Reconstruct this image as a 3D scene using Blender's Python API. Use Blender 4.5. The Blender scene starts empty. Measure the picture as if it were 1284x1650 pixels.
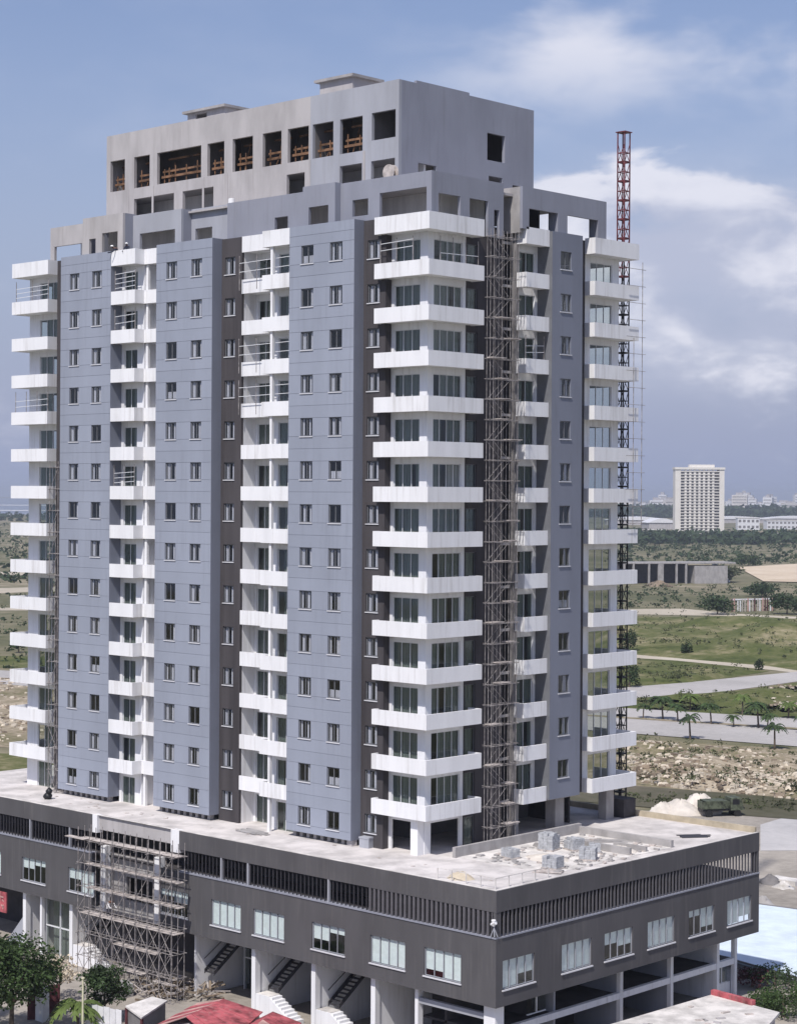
import bpy, math, random
from mathutils import Vector, Matrix
random.seed(7)
R = math.radians
sc = bpy.context.scene
C = sc.collection

# ------------------------------------------------------------------ camera, sky, sun, exposure
PX, PH, FPX = 642.0, 797.7, 3104.7           # principal point and focal length in photo pixels (1284 wide)
YAW = R(43.3225)
ROLL = 0.006
CAM = Vector((93.85, -102.58, 26.7))
FWD = Vector((-math.sin(YAW), math.cos(YAW), 0)); RGT = Vector((math.cos(YAW), math.sin(YAW), 0))
cd = bpy.data.cameras.new('camera'); cam = bpy.data.objects.new('camera', cd); C.objects.link(cam)
cam.matrix_world = Matrix.Translation(CAM) @ Matrix.Rotation(YAW, 4, 'Z') @ Matrix.Rotation(R(90), 4, 'X') @ Matrix.Rotation(ROLL, 4, 'Z')
cd.sensor_fit = 'HORIZONTAL'; cd.sensor_width = 36; cd.lens = FPX / 1284 * 36
cd.shift_y = -(825 - PH) / 1284
cd.clip_start = 1; cd.clip_end = 60000
sc.camera = cam

SUN = Vector((0.19, -0.57, 0.82)).normalized()
w = bpy.data.worlds.new('World'); sc.world = w; w.use_nodes = True
nt = w.node_tree; N = nt.nodes; L = nt.links
for n in list(N): N.remove(n)
def node(t, **kw):
    n = N.new(t)
    for k, v in kw.items(): setattr(n, k, v)
    return n
def wmath(op, a, b=None, c=None):
    n = node('ShaderNodeMath', operation=op)
    for i, x in enumerate((a, b, c)):
        if x is None: continue
        if isinstance(x, (int, float)): n.inputs[i].default_value = x
        else: L.new(x, n.inputs[i])
    return n.outputs[0]
def wstep(x, lo, hi):
    n = node('ShaderNodeMapRange', interpolation_type='SMOOTHSTEP')
    L.new(x, n.inputs[0]); n.inputs[1].default_value = lo; n.inputs[2].default_value = hi
    return n.outputs[0]
out = node('ShaderNodeOutputWorld'); bg = node('ShaderNodeBackground')
sky = node('ShaderNodeTexSky', sky_type='NISHITA', sun_disc=False)
sky.sun_elevation = math.asin(SUN.z); sky.sun_rotation = math.atan2(SUN.x, SUN.y)
sky.altitude = 0; sky.air_density = 1.2; sky.dust_density = 0.6; sky.ozone_density = 2.0
tc = node('ShaderNodeTexCoord'); mp = node('ShaderNodeMapping', vector_type='POINT')
mp.inputs['Rotation'].default_value = (0, 0, -YAW)      # compass bearing counted from the sea-shore direction
L.new(tc.outputs['Generated'], mp.inputs[0])
sx = node('ShaderNodeSeparateXYZ'); L.new(mp.outputs[0], sx.inputs[0])
az = wmath('ARCTAN2', sx.outputs[0], sx.outputs[1])
el = wmath('ARCSINE', sx.outputs[2])
cv = node('ShaderNodeCombineXYZ'); L.new(az, cv.inputs[0]); L.new(wmath('MULTIPLY', el, 2.1), cv.inputs[1])
nz = node('ShaderNodeTexNoise'); nz.inputs['Scale'].default_value = 17; nz.inputs['Detail'].default_value = 9; nz.inputs['Roughness'].default_value = .52; nz.inputs['Distortion'].default_value = .25
ofs = node('ShaderNodeVectorMath', operation='ADD'); ofs.inputs[1].default_value = (5.7, .37, 1.4); L.new(cv.outputs[0], ofs.inputs[0]); L.new(ofs.outputs[0], nz.inputs['Vector'])
nz2 = node('ShaderNodeTexNoise'); nz2.inputs['Scale'].default_value = 7; nz2.inputs['Detail'].default_value = 4; L.new(ofs.outputs[0], nz2.inputs['Vector'])
fb = wmath('SUBTRACT', nz.outputs[0], .5); fb2 = wmath('SUBTRACT', nz2.outputs[0], .5)
# the cumulus bank in the east, low over the land
top = wmath('ADD', wmath('MULTIPLY', fb2, .085), wmath('ADD', wmath('MULTIPLY', fb, .075), .168))
crisp = wmath('MULTIPLY', wstep(wmath('SUBTRACT', top, el), -.002, .014), wstep(el, .055, .125))
m1 = wmath('MULTIPLY', wmath('MULTIPLY', crisp, wmath('MULTIPLY', wstep(az, -.02, .07), wstep(az, 2.6, 1.6))), wstep(fb, -.55, .02))
m4 = wmath('MULTIPLY', wmath('MULTIPLY', wstep(el, .03, .10), wstep(el, .185, .12)), wmath('MULTIPLY', wmath('MULTIPLY', wstep(az, .04, .14), wstep(az, 2.6, 1.6)), wstep(wmath('ADD', fb2, fb), -.42, .08)))
m1 = wmath('MAXIMUM', m1, wmath('MULTIPLY', m4, .95))
# thin high veil
veil = wmath('MULTIPLY', wstep(el, .17, .235), wstep(az, -.02, .08))
m2 = wmath('MULTIPLY', wstep(wmath('ADD', fb2, wmath('MULTIPLY', fb, .5)), -.05, .28), wmath('MULTIPLY', wmath('ADD', veil, .10), .8))
# small low clouds
m3 = wmath('MULTIPLY', wstep(wmath('ADD', fb, wmath('MULTIPLY', fb2, .8)), .10, .34), wmath('MULTIPLY', wstep(el, .115, .07), wmath("ADD", .3, wmath("MULTIPLY", wstep(az, .05, .14), .6))))
mask = wmath('MINIMUM', wmath('ADD', wmath('ADD', m1, m2), m3), .95)
shade = wstep(wmath('ADD', wmath('ADD', fb, wmath('MULTIPLY', fb2, .6)), wmath('MULTIPLY', wmath('SUBTRACT', el, .14), 1.6)), -.16, .14)
ccol = node('ShaderNodeMix', data_type='RGBA'); L.new(shade, ccol.inputs[0])
ccol.inputs[6].default_value = (4.3, 4.65, 6.0, 1); ccol.inputs[7].default_value = (6.9, 7.0, 7.9, 1)
tint = node('ShaderNodeMix', data_type='RGBA', blend_type='MULTIPLY'); tint.inputs[0].default_value = 1
L.new(sky.outputs[0], tint.inputs[6]); tint.inputs[7].default_value = (.93, .845, .97, 1)
hazeline = node('ShaderNodeMix', data_type='RGBA'); L.new(wstep(el, .30, -.02), hazeline.inputs[0]); L.new(tint.outputs[2], hazeline.inputs[6]); hazeline.inputs[7].default_value = (2.9, 3.35, 4.95, 1)
mixc = node('ShaderNodeMix', data_type='RGBA'); L.new(mask, mixc.inputs[0]); L.new(hazeline.outputs[2], mixc.inputs[6]); L.new(ccol.outputs[2], mixc.inputs[7])
L.new(mixc.outputs[2], bg.inputs[0]); bg.inputs[1].default_value = 0.112
L.new(bg.outputs[0], out.inputs[0])

sd = bpy.data.lights.new('sun', 'SUN'); sd.energy = 4.35; sd.angle = R(1.2); sd.color = (1, .955, .90)
so = bpy.data.objects.new('sun', sd); C.objects.link(so); so.rotation_euler = SUN.to_track_quat('Z', 'Y').to_euler(); so.location = (60, -120, 160)
vs = sc.view_settings; vs.view_transform = 'Standard'; vs.look = 'None'; vs.exposure = 0.03; vs.gamma = 1; vs.use_curve_mapping = False
sc.cycles.use_denoising = True
sc.cycles.max_bounces = 6; sc.cycles.transparent_max_bounces = 12; sc.cycles.diffuse_bounces = 3; sc.cycles.glossy_bounces = 2; sc.cycles.volume_bounces = 0
sc.cycles.caustics_reflective = False; sc.cycles.caustics_refractive = False

# ------------------------------------------------------------------ surveying: where a sight line of the photograph meets a level
def sight(u, v):
    a, b = u - PX, v - PH; c, s = math.cos(ROLL), math.sin(ROLL)
    a, b = c*a + s*b, -s*a + c*b
    return FWD + RGT*(a/FPX) - Vector((0, 0, b/FPX))
GZ = -12.5
def G(u, v, z=GZ):
    q = sight(u, v); return CAM + q*((z - CAM.z)/q.z)

# ------------------------------------------------------------------ materials
def mat(name, col, rough=.75, var=.12, scale=.6, streak=0, bump=0, bscale=8, spec=.3, metal=0, rnd=0, col2=None, detail=5, trans=0, drip=0, dripc=(.25, .23, .21)):
    m = bpy.data.materials.new(name); m.use_nodes = True
    t = m.node_tree; b = t.nodes['Principled BSDF']; l = t.links
    b.inputs['Roughness'].default_value = rough; b.inputs['Specular IOR Level'].default_value = spec; b.inputs['Metallic'].default_value = metal
    geo = t.nodes.new('ShaderNodeNewGeometry')
    mpn = t.nodes.new('ShaderNodeMapping'); l.new(geo.outputs['Position'], mpn.inputs[0])
    if streak: mpn.inputs['Scale'].default_value = (1, 1, streak)
    n = t.nodes.new('ShaderNodeTexNoise'); n.inputs['Scale'].default_value = scale; n.inputs['Detail'].default_value = detail; n.inputs['Roughness'].default_value = .6
    l.new(mpn.outputs[0], n.inputs['Vector'])
    r = t.nodes.new('ShaderNodeValToRGB'); l.new(n.outputs[0], r.inputs[0])
    c2 = col2 or tuple(c*(1 - var*2) for c in col)
    hi = tuple(min(1, c*(1 + var*.6)) for c in col)
    r.color_ramp.elements[0].position = .32; r.color_ramp.elements[0].color = (*c2, 1)
    r.color_ramp.elements[1].position = .62; r.color_ramp.elements[1].color = (*(col if col2 else hi), 1)
    o = r.outputs[0]
    if rnd:
        oi = t.nodes.new('ShaderNodeObjectInfo'); mr = t.nodes.new('ShaderNodeMapRange'); l.new(oi.outputs['Random'], mr.inputs[0])
        mr.inputs[3].default_value = 1 - rnd; mr.inputs[4].default_value = 1 + rnd
        mx = t.nodes.new('ShaderNodeVectorMath'); mx.operation = 'SCALE'; l.new(o, mx.inputs[0]); l.new(mr.outputs[0], mx.inputs['Scale']); o = mx.outputs[0]
    if drip:
        mp3 = t.nodes.new('ShaderNodeMapping'); mp3.inputs['Scale'].default_value = (3.1, 3.1, .22); l.new(geo.outputs['Position'], mp3.inputs[0])
        n3 = t.nodes.new('ShaderNodeTexNoise'); n3.inputs['Scale'].default_value = 1.0; n3.inputs['Detail'].default_value = 4; l.new(mp3.outputs[0], n3.inputs['Vector'])
        n4 = t.nodes.new('ShaderNodeTexNoise'); n4.inputs['Scale'].default_value = .17; n4.inputs['Detail'].default_value = 3; l.new(geo.outputs['Position'], n4.inputs['Vector'])
        ad_ = t.nodes.new('ShaderNodeMath'); ad_.operation = 'MULTIPLY_ADD'; l.new(n4.outputs[0], ad_.inputs[0]); ad_.inputs[1].default_value = .6; l.new(n3.outputs[0], ad_.inputs[2])
        mr3 = t.nodes.new('ShaderNodeMapRange'); l.new(ad_.outputs[0], mr3.inputs[0]); mr3.inputs[1].default_value = .84; mr3.inputs[2].default_value = 1.08; mr3.inputs[4].default_value = drip
        mx3 = t.nodes.new('ShaderNodeMix'); mx3.data_type = 'RGBA'; l.new(mr3.outputs[0], mx3.inputs[0]); l.new(o, mx3.inputs[6]); mx3.inputs[7].default_value = (*dripc, 1); o = mx3.outputs[2]
    l.new(o, b.inputs['Base Color'])
    if bump:
        n2 = t.nodes.new('ShaderNodeTexNoise'); n2.inputs['Scale'].default_value = bscale; n2.inputs['Detail'].default_value = 6; l.new(geo.outputs['Position'], n2.inputs['Vector'])
        bp = t.nodes.new('ShaderNodeBump'); bp.inputs['Strength'].default_value = bump; bp.inputs['Distance'].default_value = .1; l.new(n2.outputs[0], bp.inputs['Height']); l.new(bp.outputs[0], b.inputs['Normal'])
    if trans:
        tr = t.nodes.new('ShaderNodeBsdfTranslucent'); l.new(o, tr.inputs[0]); ms = t.nodes.new('ShaderNodeMixShader'); ms.inputs[0].default_value = trans
        l.new(b.outputs[0], ms.inputs[1]); l.new(tr.outputs[0], ms.inputs[2]); l.new(ms.outputs[0], t.nodes['Material Output'].inputs[0])
    return m
def glass(name, tint, refl=.16, rough=.03):
    m = bpy.data.materials.new(name); m.use_nodes = True; t = m.node_tree; l = t.links
    for n in list(t.nodes):
        if n.type != 'OUTPUT_MATERIAL': t.nodes.remove(n)
    a = t.nodes.new('ShaderNodeBsdfTransparent'); a.inputs[0].default_value = (*tint, 1)
    g = t.nodes.new('ShaderNodeBsdfGlossy'); g.inputs['Roughness'].default_value = rough; g.inputs[0].default_value = (.72, .74, .74, 1)
    lw = t.nodes.new('ShaderNodeLayerWeight'); pw = t.nodes.new('ShaderNodeMath'); pw.operation = 'POWER'; pw.inputs[1].default_value = 4; l.new(lw.outputs['Facing'], pw.inputs[0])
    ad = t.nodes.new('ShaderNodeMath'); ad.operation = 'MULTIPLY_ADD'; ad.inputs[1].default_value = .7; ad.inputs[2].default_value = refl; l.new(pw.outputs[0], ad.inputs[0])
    mx = t.nodes.new('ShaderNodeMixShader'); l.new(ad.outputs[0], mx.inputs[0]); l.new(a.outputs[0], mx.inputs[1]); l.new(g.outputs[0], mx.inputs[2])
    l.new(mx.outputs[0], t.nodes['Material Output'].inputs[0]); return m
M = {}
M['white'] = mat('white_paint', (.80, .80, .815), .65, .04, .8, streak=.12, drip=.42, dripc=(.42, .40, .38))
M['whitedirty'] = mat('stained_white_paint', (.72, .71, .70), .75, .10, 1.1, streak=.15)
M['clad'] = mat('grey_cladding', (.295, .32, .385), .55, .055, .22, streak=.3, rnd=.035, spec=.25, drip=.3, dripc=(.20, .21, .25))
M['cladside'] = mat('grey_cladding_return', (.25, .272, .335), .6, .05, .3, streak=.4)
M['brown'] = mat('brown_cladding', (.072, .066, .070), .75, .15, .9, streak=.1, spec=.15)
M['grey'] = mat('grey_paint', (.265, .275, .325), .7, .06, .35, streak=.4, drip=.4, dripc=(.20, .20, .22))
M['greyshade'] = mat('shaded_grey_paint', (.205, .22, .27), .75, .05, .3, streak=.4, drip=.3, dripc=(.16, .165, .19), spec=.15)  # grey of the right-facing walls, side shade put into the colour
M['grey2'] = mat('pale_grey_paint', (.36, .37, .41), .75, .07, .35, streak=.3, drip=.4, dripc=(.27, .27, .28))
M['conc'] = mat('plaster_concrete', (.43, .41, .41), .85, .09, .5, streak=.35, bump=.1, drip=.5, dripc=(.30, .28, .27))
M['rawconc'] = mat('raw_concrete', (.36, .345, .34), .9, .14, .8, streak=.5, bump=.2)
M['deck'] = mat('deck_screed', (.60, .565, .545), .9, .16, .45, bump=.15)
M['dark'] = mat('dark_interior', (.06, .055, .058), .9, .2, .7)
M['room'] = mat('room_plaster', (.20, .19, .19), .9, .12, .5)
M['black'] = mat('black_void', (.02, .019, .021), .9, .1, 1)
M['pod'] = mat('charcoal_cladding', (.098, .095, .100), .85, .08, .35, streak=.4, spec=.1, drip=.35, dripc=(.17, .16, .155))
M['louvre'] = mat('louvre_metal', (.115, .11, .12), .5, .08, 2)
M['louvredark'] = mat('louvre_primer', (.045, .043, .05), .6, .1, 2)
M['sill'] = mat('white_sill', (.62, .62, .65), .5, .03, 2)
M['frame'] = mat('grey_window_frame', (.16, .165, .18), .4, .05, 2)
M['framew'] = mat('white_window_frame', (.70, .71, .73), .45, .03, 2)
M['curtain'] = mat('white_curtain', (.46, .46, .52), .9, .15, 6, streak=.02)
M['curtaing'] = mat('grey_curtain', (.31, .33, .325), .9, .2, 6, streak=.02)
M['blind'] = mat('pale_blind', (.74, .82, .81), .8, .04, 3)
M['glass'] = glass('window_glass', (.97, .98, .98), .04)
M['glassd'] = glass('tinted_glass', (.80, .83, .81), .05)
M['steel'] = mat('scaffold_tube', (.38, .35, .34), .6, .3, 3, metal=.2)
M['board'] = mat('scaffold_board', (.50, .45, .42), .85, .2, 2)
M['timber'] = mat('formwork_timber', (.21, .115, .065), .85, .4, 1.2)
M['mast'] = mat('red_mast_paint', (.17, .05, .058), .5, .3, 2)
M['block'] = mat('concrete_block', (.42, .43, .45), .9, .15, 4, bump=.3)
M['sand'] = mat('pale_sand', (.60, .52, .40), .95, .12, .6, bump=.3)
M['wsand'] = mat('white_sand', (.63, .58, .52), .95, .1, .6, bump=.3)
M['red'] = mat('red_roof_sheet', (.42, .10, .115), .65, .35, 1.1, drip=.5, dripc=(.42, .26, .24))
M['redfade'] = mat('faded_red_roof_sheet', (.55, .33, .30), .7, .2, .9)
M['whiteroof'] = mat('dusty_white_roof', (.66, .63, .60), .85, .18, .7, bump=.1)
M['yellow'] = mat('yellow_wash', (.46, .40, .30), .9, .15, .8)
M['bluew'] = mat('pale_blue_membrane', (.66, .75, .84), .6, .07, .5)
M['leaf'] = mat('tree_leaf', (.06, .10, .032), .6, .45, 1.6, trans=.25)
M['leafd'] = mat('dark_leaf', (.045, .075, .028), .65, .35, .8, trans=.2)
M['leafl'] = mat('light_leaf', (.12, .17, .045), .65, .3, 1.0, trans=.25)
M['scrub'] = mat('dry_scrub_leaf', (.085, .10, .045), .8, .35, .15, trans=.15)
M['bark'] = mat('bark', (.14, .11, .085), .9, .3, 3, bump=.4)
M['cream'] = mat('cream_paint', (.72, .69, .64), .8, .04, .1)
M['pole'] = mat('pale_pole', (.62, .60, .42), .6, .1, 2)
M['cloth'] = mat('navy_workwear', (.03, .033, .05), .9, .2, 8)
M['skin'] = mat('skin', (.16, .085, .055), .6, .1, 8)
M['hat'] = mat('white_plastic', (.8, .8, .8), .4, .02, 8)
M['shirtw'] = mat('pale_workwear', (.62, .60, .60), .9, .15, 8)
M['maroon'] = mat('maroon_panel', (.10, .03, .035), .7, .2, 2)
M['fence'] = mat('white_sheet_metal', (.72, .72, .74), .5, .08, 1)
M['olive'] = mat('olive_machine_paint', (.095, .11, .075), .7, .4, 2)
M['tank'] = mat('black_plastic', (.015, .015, .017), .45, .1, 4)
M['tyre'] = mat('rubber', (.02, .02, .02), .9, .1, 6)

# ------------------------------------------------------------------ mesh helpers
class MB:
    def __init__(s): s.v = []; s.f = []; s.m = []
    def add(s, vs, fs, mi=0):
        b = len(s.v); s.v += [tuple(x) for x in vs]; s.f += [tuple(b + i for i in f) for f in fs]; s.m += [mi]*len(fs)
    def box(s, x0, y0, z0, x1, y1, z1, mi=0):
        s.add([(x0,y0,z0),(x1,y0,z0),(x1,y1,z0),(x0,y1,z0),(x0,y0,z1),(x1,y0,z1),(x1,y1,z1),(x0,y1,z1)],
              [(0,3,2,1),(4,5,6,7),(0,1,5,4),(1,2,6,5),(2,3,7,6),(3,0,4,7)], mi)
        return s
    def bar(s, a, b, r=.03, n=4, r2=None, mi=0):
        a, b = Vector(a), Vector(b); d = (b - a).normalized(); r2 = r if r2 is None else r2
        x = d.orthogonal().normalized(); y = d.cross(x)
        ring = [(math.cos(2*math.pi*i/n), math.sin(2*math.pi*i/n)) for i in range(n)]
        s.add([a + (x*c + y*q)*r for c, q in ring] + [b + (x*c + y*q)*r2 for c, q in ring],
              [(i, (i+1) % n, n + (i+1) % n, n + i) for i in range(n)] + [tuple(range(n-1, -1, -1)), tuple(range(n, 2*n))], mi)
        return s
    def prism(s, pts, z0, z1, mi=0):
        n = len(pts)
        s.add([(x, y, z0) for x, y in pts] + [(x, y, z1) for x, y in pts],
              [(i, (i+1) % n, n + (i+1) % n, n + i) for i in range(n)] + [tuple(range(n-1, -1, -1)), tuple(range(n, 2*n))], mi)
        return s
    def mesh(s, name, *mats, smooth=False):
        me = bpy.data.meshes.new(name); me.from_pydata(s.v, [], s.f)
        for m in mats: me.materials.append(M[m] if isinstance(m, str) else m)
        if len(mats) > 1: me.polygons.foreach_set('material_index', s.m)
        if smooth: me.polygons.foreach_set('use_smooth', [True]*len(s.f))
        me.update(); return me
    def build(s, name, mats, parent=None, smooth=False):
        return ob(name, s.mesh(name, *([mats] if isinstance(mats, str) else mats), smooth=smooth), parent)
def ob(name, me, parent=None, loc=None, rz=0):
    o = bpy.data.objects.new(name, me); C.objects.link(o)
    if parent: o.parent = parent
    if loc is not None: o.location = loc
    if rz: o.rotation_euler = (0, 0, rz)
    return o
def tag(o, label, cat, group=None):
    o['label'] = label; o['category'] = cat
    if group: o['group'] = group
    return o
def thing(name, label, cat, loc=(0,0,0), group=None, rz=0):
    return tag(ob(name, None, None, loc, rz), label, cat, group)
def kind(o, k): o['kind'] = k; return o
def B(*a): return MB().box(*a)

def wall(mb, axis, c0, c1, a0, a1, z0, z1, opens, mi=0):
    """a wall slab between c0 and c1 across axis ('x': runs along x, 'y': runs along y), with real openings (a,b,zl,zh)"""
    cuts = sorted({a0, a1} | {x for o in opens for x in o[:2] if a0 < x < a1})
    for p, q in zip(cuts, cuts[1:]):
        mid = (p + q)/2; z = z0
        for o in sorted((o for o in opens if o[0] < mid < o[1]), key=lambda o: o[2]):
            if o[2] > z: _wb(mb, axis, c0, c1, p, q, z, o[2], mi)
            z = max(z, o[3])
        if z < z1: _wb(mb, axis, c0, c1, p, q, z, z1, mi)
    return mb
def _wb(mb, axis, c0, c1, p, q, z0, z1, mi):
    lo, hi = min(c0, c1), max(c0, c1)
    if axis == 'x': mb.box(p, lo, z0, q, hi, z1, mi)
    else: mb.box(lo, p, z0, hi, q, z1, mi)

FH = 3.3
NF = 14
def zf(j): return FH*j                       # floor level of storey j above the deck datum
ZTOP = zf(NF)
DECK = .4

# ------------------------------------------------------------------ window kits: share the meshes, place as parts with sub-parts
def frame_mesh(name, w_, h_, n, mats, t=.07, d=.09, y=.10):
    m = MB(); m.box(0, y, 0, w_, y + d, t); m.box(0, y, h_ - t, w_, y + d, h_); m.box(0, y, t, t, y + d, h_ - t); m.box(w_ - t, y, t, w_, y + d, h_ - t)
    for i in range(1, n): x = w_*i/n; m.box(x - t*.45, y + .004, t, x + t*.45, y + d - .004, h_ - t)
    return m.mesh(name, mats)
def pane_mesh(name, w_, h_, n, mt, t=.07, y=.13):
    pw = w_/n - t*.9
    return MB().box(0, y, 0, pw, y + .012, h_ - 2*t).mesh(name, mt)
def drape(x0, x1, h_, y, amp=.05, step=.14, z0=.05):
    m = MB(); n = max(2, int((x1 - x0)/step)); pts = [(x0 + (x1 - x0)*i/n, y + (amp if i % 2 else 0)) for i in range(n + 1)]
    m.add([(x, yy, z0) for x, yy in pts] + [(x, yy, h_) for x, yy in pts], [(i, i+1, n+2+i, n+1+i) for i in range(n)])
    return m
class Kit:
    def __init__(s, tagname, w_, h_, n, fmat, gmat, curtains, sill=True, t=.07, dep=.10):
        s.w, s.h, s.n, s.t = w_, h_, n, t
        s.fm = frame_mesh('window_frame', w_, h_, n, fmat, t, y=dep); s.pm = pane_mesh('pane', w_, h_, n, gmat, t, y=dep + .03)
        s.cm = curtains; s.sm = MB().box(-.06, -.07, -.07, w_ + .06, dep + .02, 0.0).mesh('sill', 'sill') if sill else None
    def put(s, parent, loc, rz=0, skip=(), cv=None):
        f = ob('window', s.fm, parent, loc, rz)
        for i in range(s.n):
            if i in skip: continue
            ob('pane', s.pm, f, (s.w*i/s.n + s.t*.45 if i else s.t*.72, 0, s.t))
        c = random.choice(s.cm) if cv is None else (s.cm[cv] if cv >= 0 else None)
        if c is not None: ob('curtain', c, f)
        if s.sm: ob('sill', s.sm, f)
        return f
def cur(parts, h_, mt='curtain', y=.21):
    m = MB()
    for a, b in parts:
        d = drape(a, b, h_, y); m.add(d.v, d.f)
    return m.mesh('curtain', mt)
SW, SH = 1.33, 1.4
small = Kit('small', SW, SH, 2, 'frame', 'glass', [cur([(.10, .40), (.80, 1.08)], SH - .05), cur([(.06, .42), (.95, 1.27)], SH - .05), cur([(.10, .30), (.74, 1.02)], SH - .05), cur([(.06, .26), (.80, 1.24)], SH - .05), cur([(.2, .46), (.9, 1.1)], SH - .05), cur([(.08, 1.25)], SH*.45), cur([(.9, 1.2)], SH - .05), cur([(.10, .30), (.80, .98)], SH - .05), None, cur([(.1, .36), (.84, 1.05)], SH - .05)])
def door_kit(w_, h_=2.62, n=3, cm='curtaing', fr='framew', g='glassd'):
    a = [cur([(.05, w_ - .05)], h_ - .04, cm, .22), cur([(.05, w_*.36), (w_*.52, w_ - .05)], h_ - .04, cm, .22), cur([(.05, w_*.62), (w_*.8, w_ - .05)], h_ - .04, cm, .22), cur([(w_*.3, w_ - .05)], h_ - .04, cm, .22)]
    return Kit('door', w_, h_, n, fr, g, a, False, .06)

# ================================================================== THE TOWER
tower = thing('apartment_tower', 'unfinished fourteen-storey grey and white apartment tower standing on the charcoal podium', 'building', (0, 0, 0))
VX = (-43.22, -30.2, -14.2); VW = 7.0
WIN = (1.30, 4.42)
SIDEW = 1.05                      # how far the grey volumes stand out
ZV0, ZV1 = .85, 47.3
FR = -.40
# --- floor slabs
bays = [(-49.7, -43.25, 1.4), (-43.2, -36.25, -.1), (-36.2, -33.25, 1.0), (-33.2, -30.25, 2.4), (-30.2, -23.25, -.1), (-23.2, -20.85, .85), (-20.8, -17.35, 2.4),
        (-17.3, -14.25, 1.0), (-14.2, -7.25, -.1), (-7.2, -4.95, .85), (-4.9, -1.5, 1.45)]
sl = MB()
for a, b, y in bays: sl.box(a, y, -.2, b, 24.0, 0)
sl.box(-1.45, 13.9, -.2, .02, 17.5, 0)
slm = sl.mesh('floor_slab', 'conc')
for j in range(1, NF + 1): ob('floor_slab', slm, tower, (0, 0, zf(j)))
B(-46, 5.5, DECK, -6.5, 19.5, ZTOP - .25).build('core_wall', 'room', tower)

# --- the three grey front volumes with their cladding panels
def span(j): return zf(j) + 1.45, zf(j) + 2.85
pm = {}
def panel(w_, h_):
    k = (round(w_, 3), round(h_, 3))
    if k not in pm:
        g = .006; m = MB(); b = .005
        x0, x1, z0, z1 = g, w_ - g, g, h_ - g
        m.add([(x0, .035, z0), (x1, .035, z0), (x1, .035, z1), (x0, .035, z1), (x0+b, 0, z0+b), (x1-b, 0, z0+b), (x1-b, 0, z1-b), (x0+b, 0, z1-b)],
              [(4,5,6,7), (0,1,5,4), (1,2,6,5), (2,3,7,6), (3,0,4,7)])
        pm[k] = m.mesh('cladding_panel', 'clad')
    return pm[k]
def clad(x, y, z, w_, h_, rz=0): ob('cladding_panel', panel(w_, h_), tower, (x, y, z), rz)
stub_me = B(0, 0, 0, .32, .4, ZV0 - DECK).mesh('support_stub', 'rawconc')
for vx in VX:
    opens = [(vx + o, vx + o + SW, *span(j)) for j in range(NF) for o in WIN]
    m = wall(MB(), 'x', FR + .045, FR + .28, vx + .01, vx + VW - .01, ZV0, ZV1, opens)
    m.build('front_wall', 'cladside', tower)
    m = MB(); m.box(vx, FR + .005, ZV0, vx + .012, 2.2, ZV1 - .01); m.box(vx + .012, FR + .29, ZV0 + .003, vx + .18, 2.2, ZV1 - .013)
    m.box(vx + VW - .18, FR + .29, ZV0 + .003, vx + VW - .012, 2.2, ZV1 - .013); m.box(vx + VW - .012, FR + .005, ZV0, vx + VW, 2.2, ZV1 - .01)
    m.build('side_wall', 'greyshade', tower)
    B(vx + .19, FR + .29, ZV0 + .01, vx + VW - .19, 2.2, ZV0 + .15).build('volume_base', 'rawconc', tower)
    B(vx + .19, FR + .29, ZTOP + .01, vx + VW - .19, .9, ZTOP + .2).build('volume_roof', 'rawconc', tower)
    for i in range(9): ob('support_stub', stub_me, tower, (vx + .3 + i*.75, FR + .45, DECK))
    for j in range(NF):
        z0, z1 = span(j)
        for a, b in ((0, WIN[0]), (WIN[0] + SW, WIN[1]), (WIN[1] + SW, VW)): clad(vx + a, FR, z0, b - a, z1 - z0)
        if j < NF - 1: clad(vx, FR, z1, VW, .95); clad(vx, FR, z1 + .95, VW, .95)
        else: clad(vx, FR, z1, VW, .775); clad(vx, FR, z1 + .775, VW, .775)
    clad(vx, FR, ZV0, VW, 1.45 - ZV0)
    for j in range(NF):
        for o in WIN: small.put(tower, (vx + o, FR, zf(j) + 1.45))
# --- brown front walls beside the volumes
BY = .63
def brown_front(x0, x1, wx, z0=DECK, z1=47.25):
    op = [(wx, wx + SW - .1, *span(j)) for j in range(NF)] if wx is not None else []
    wall(MB(), 'x', BY, BY + .25, x0, x1, z0, z1, op).build('brown_wall', 'brown', tower)
slim = Kit('slim', SW - .1, SH, 2, 'frame', 'glass', [cur([(.08, .38), (.80, 1.06)], SH - .05), cur([(.14, .44), (.84, 1.12)], SH - .05)])
brown_front(-45.1, -43.23, None); brown_front(-23.19, -20.8, -22.82); brown_front(-7.19, -4.9, -6.78)
for j in range(NF):
    slim.put(tower, (-22.82, BY, zf(j) + 1.45)); slim.put(tower, (-6.78, BY, zf(j) + 1.45))

# --- walls behind the balconies with their glazed doors
def doors(kit, spots, j, **k): kit.put(tower, spots, **k)
def lv(j): return zf(j) + .02, zf(j) + 2.64
k1 = door_kit(2.8); k2 = door_kit(1.75, n=2); k3 = door_kit(1.62, n=2); k3b = door_kit(2.0, n=2); kc = door_kit(2.6, n=3); kr = door_kit(3.15, n=4); kd = door_kit(1.2, n=1, cm='curtaing', fr='frame')
k4 = door_kit(2.0, n=2); k5 = door_kit(2.9, n=3)
def stack(name, mt, axis, c0, c1, a0, a1, opens, z0=DECK, z1=ZTOP, j0=0):
    op = [(p, q, *lv(j)) for j in range(j0, NF) for p, q in opens]
    if z0 == DECK: op = [(p, q, max(zl, DECK), zh) for p, q, zl, zh in op]
    return wall(MB(), axis, c0, c1, a0, a1, z0, z1, op).build(name, mt, tower)
stack('balcony_wall', 'white', 'x', 1.2, 1.38, -49.95, -45.1, [(-48.4, -45.6)])
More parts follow.
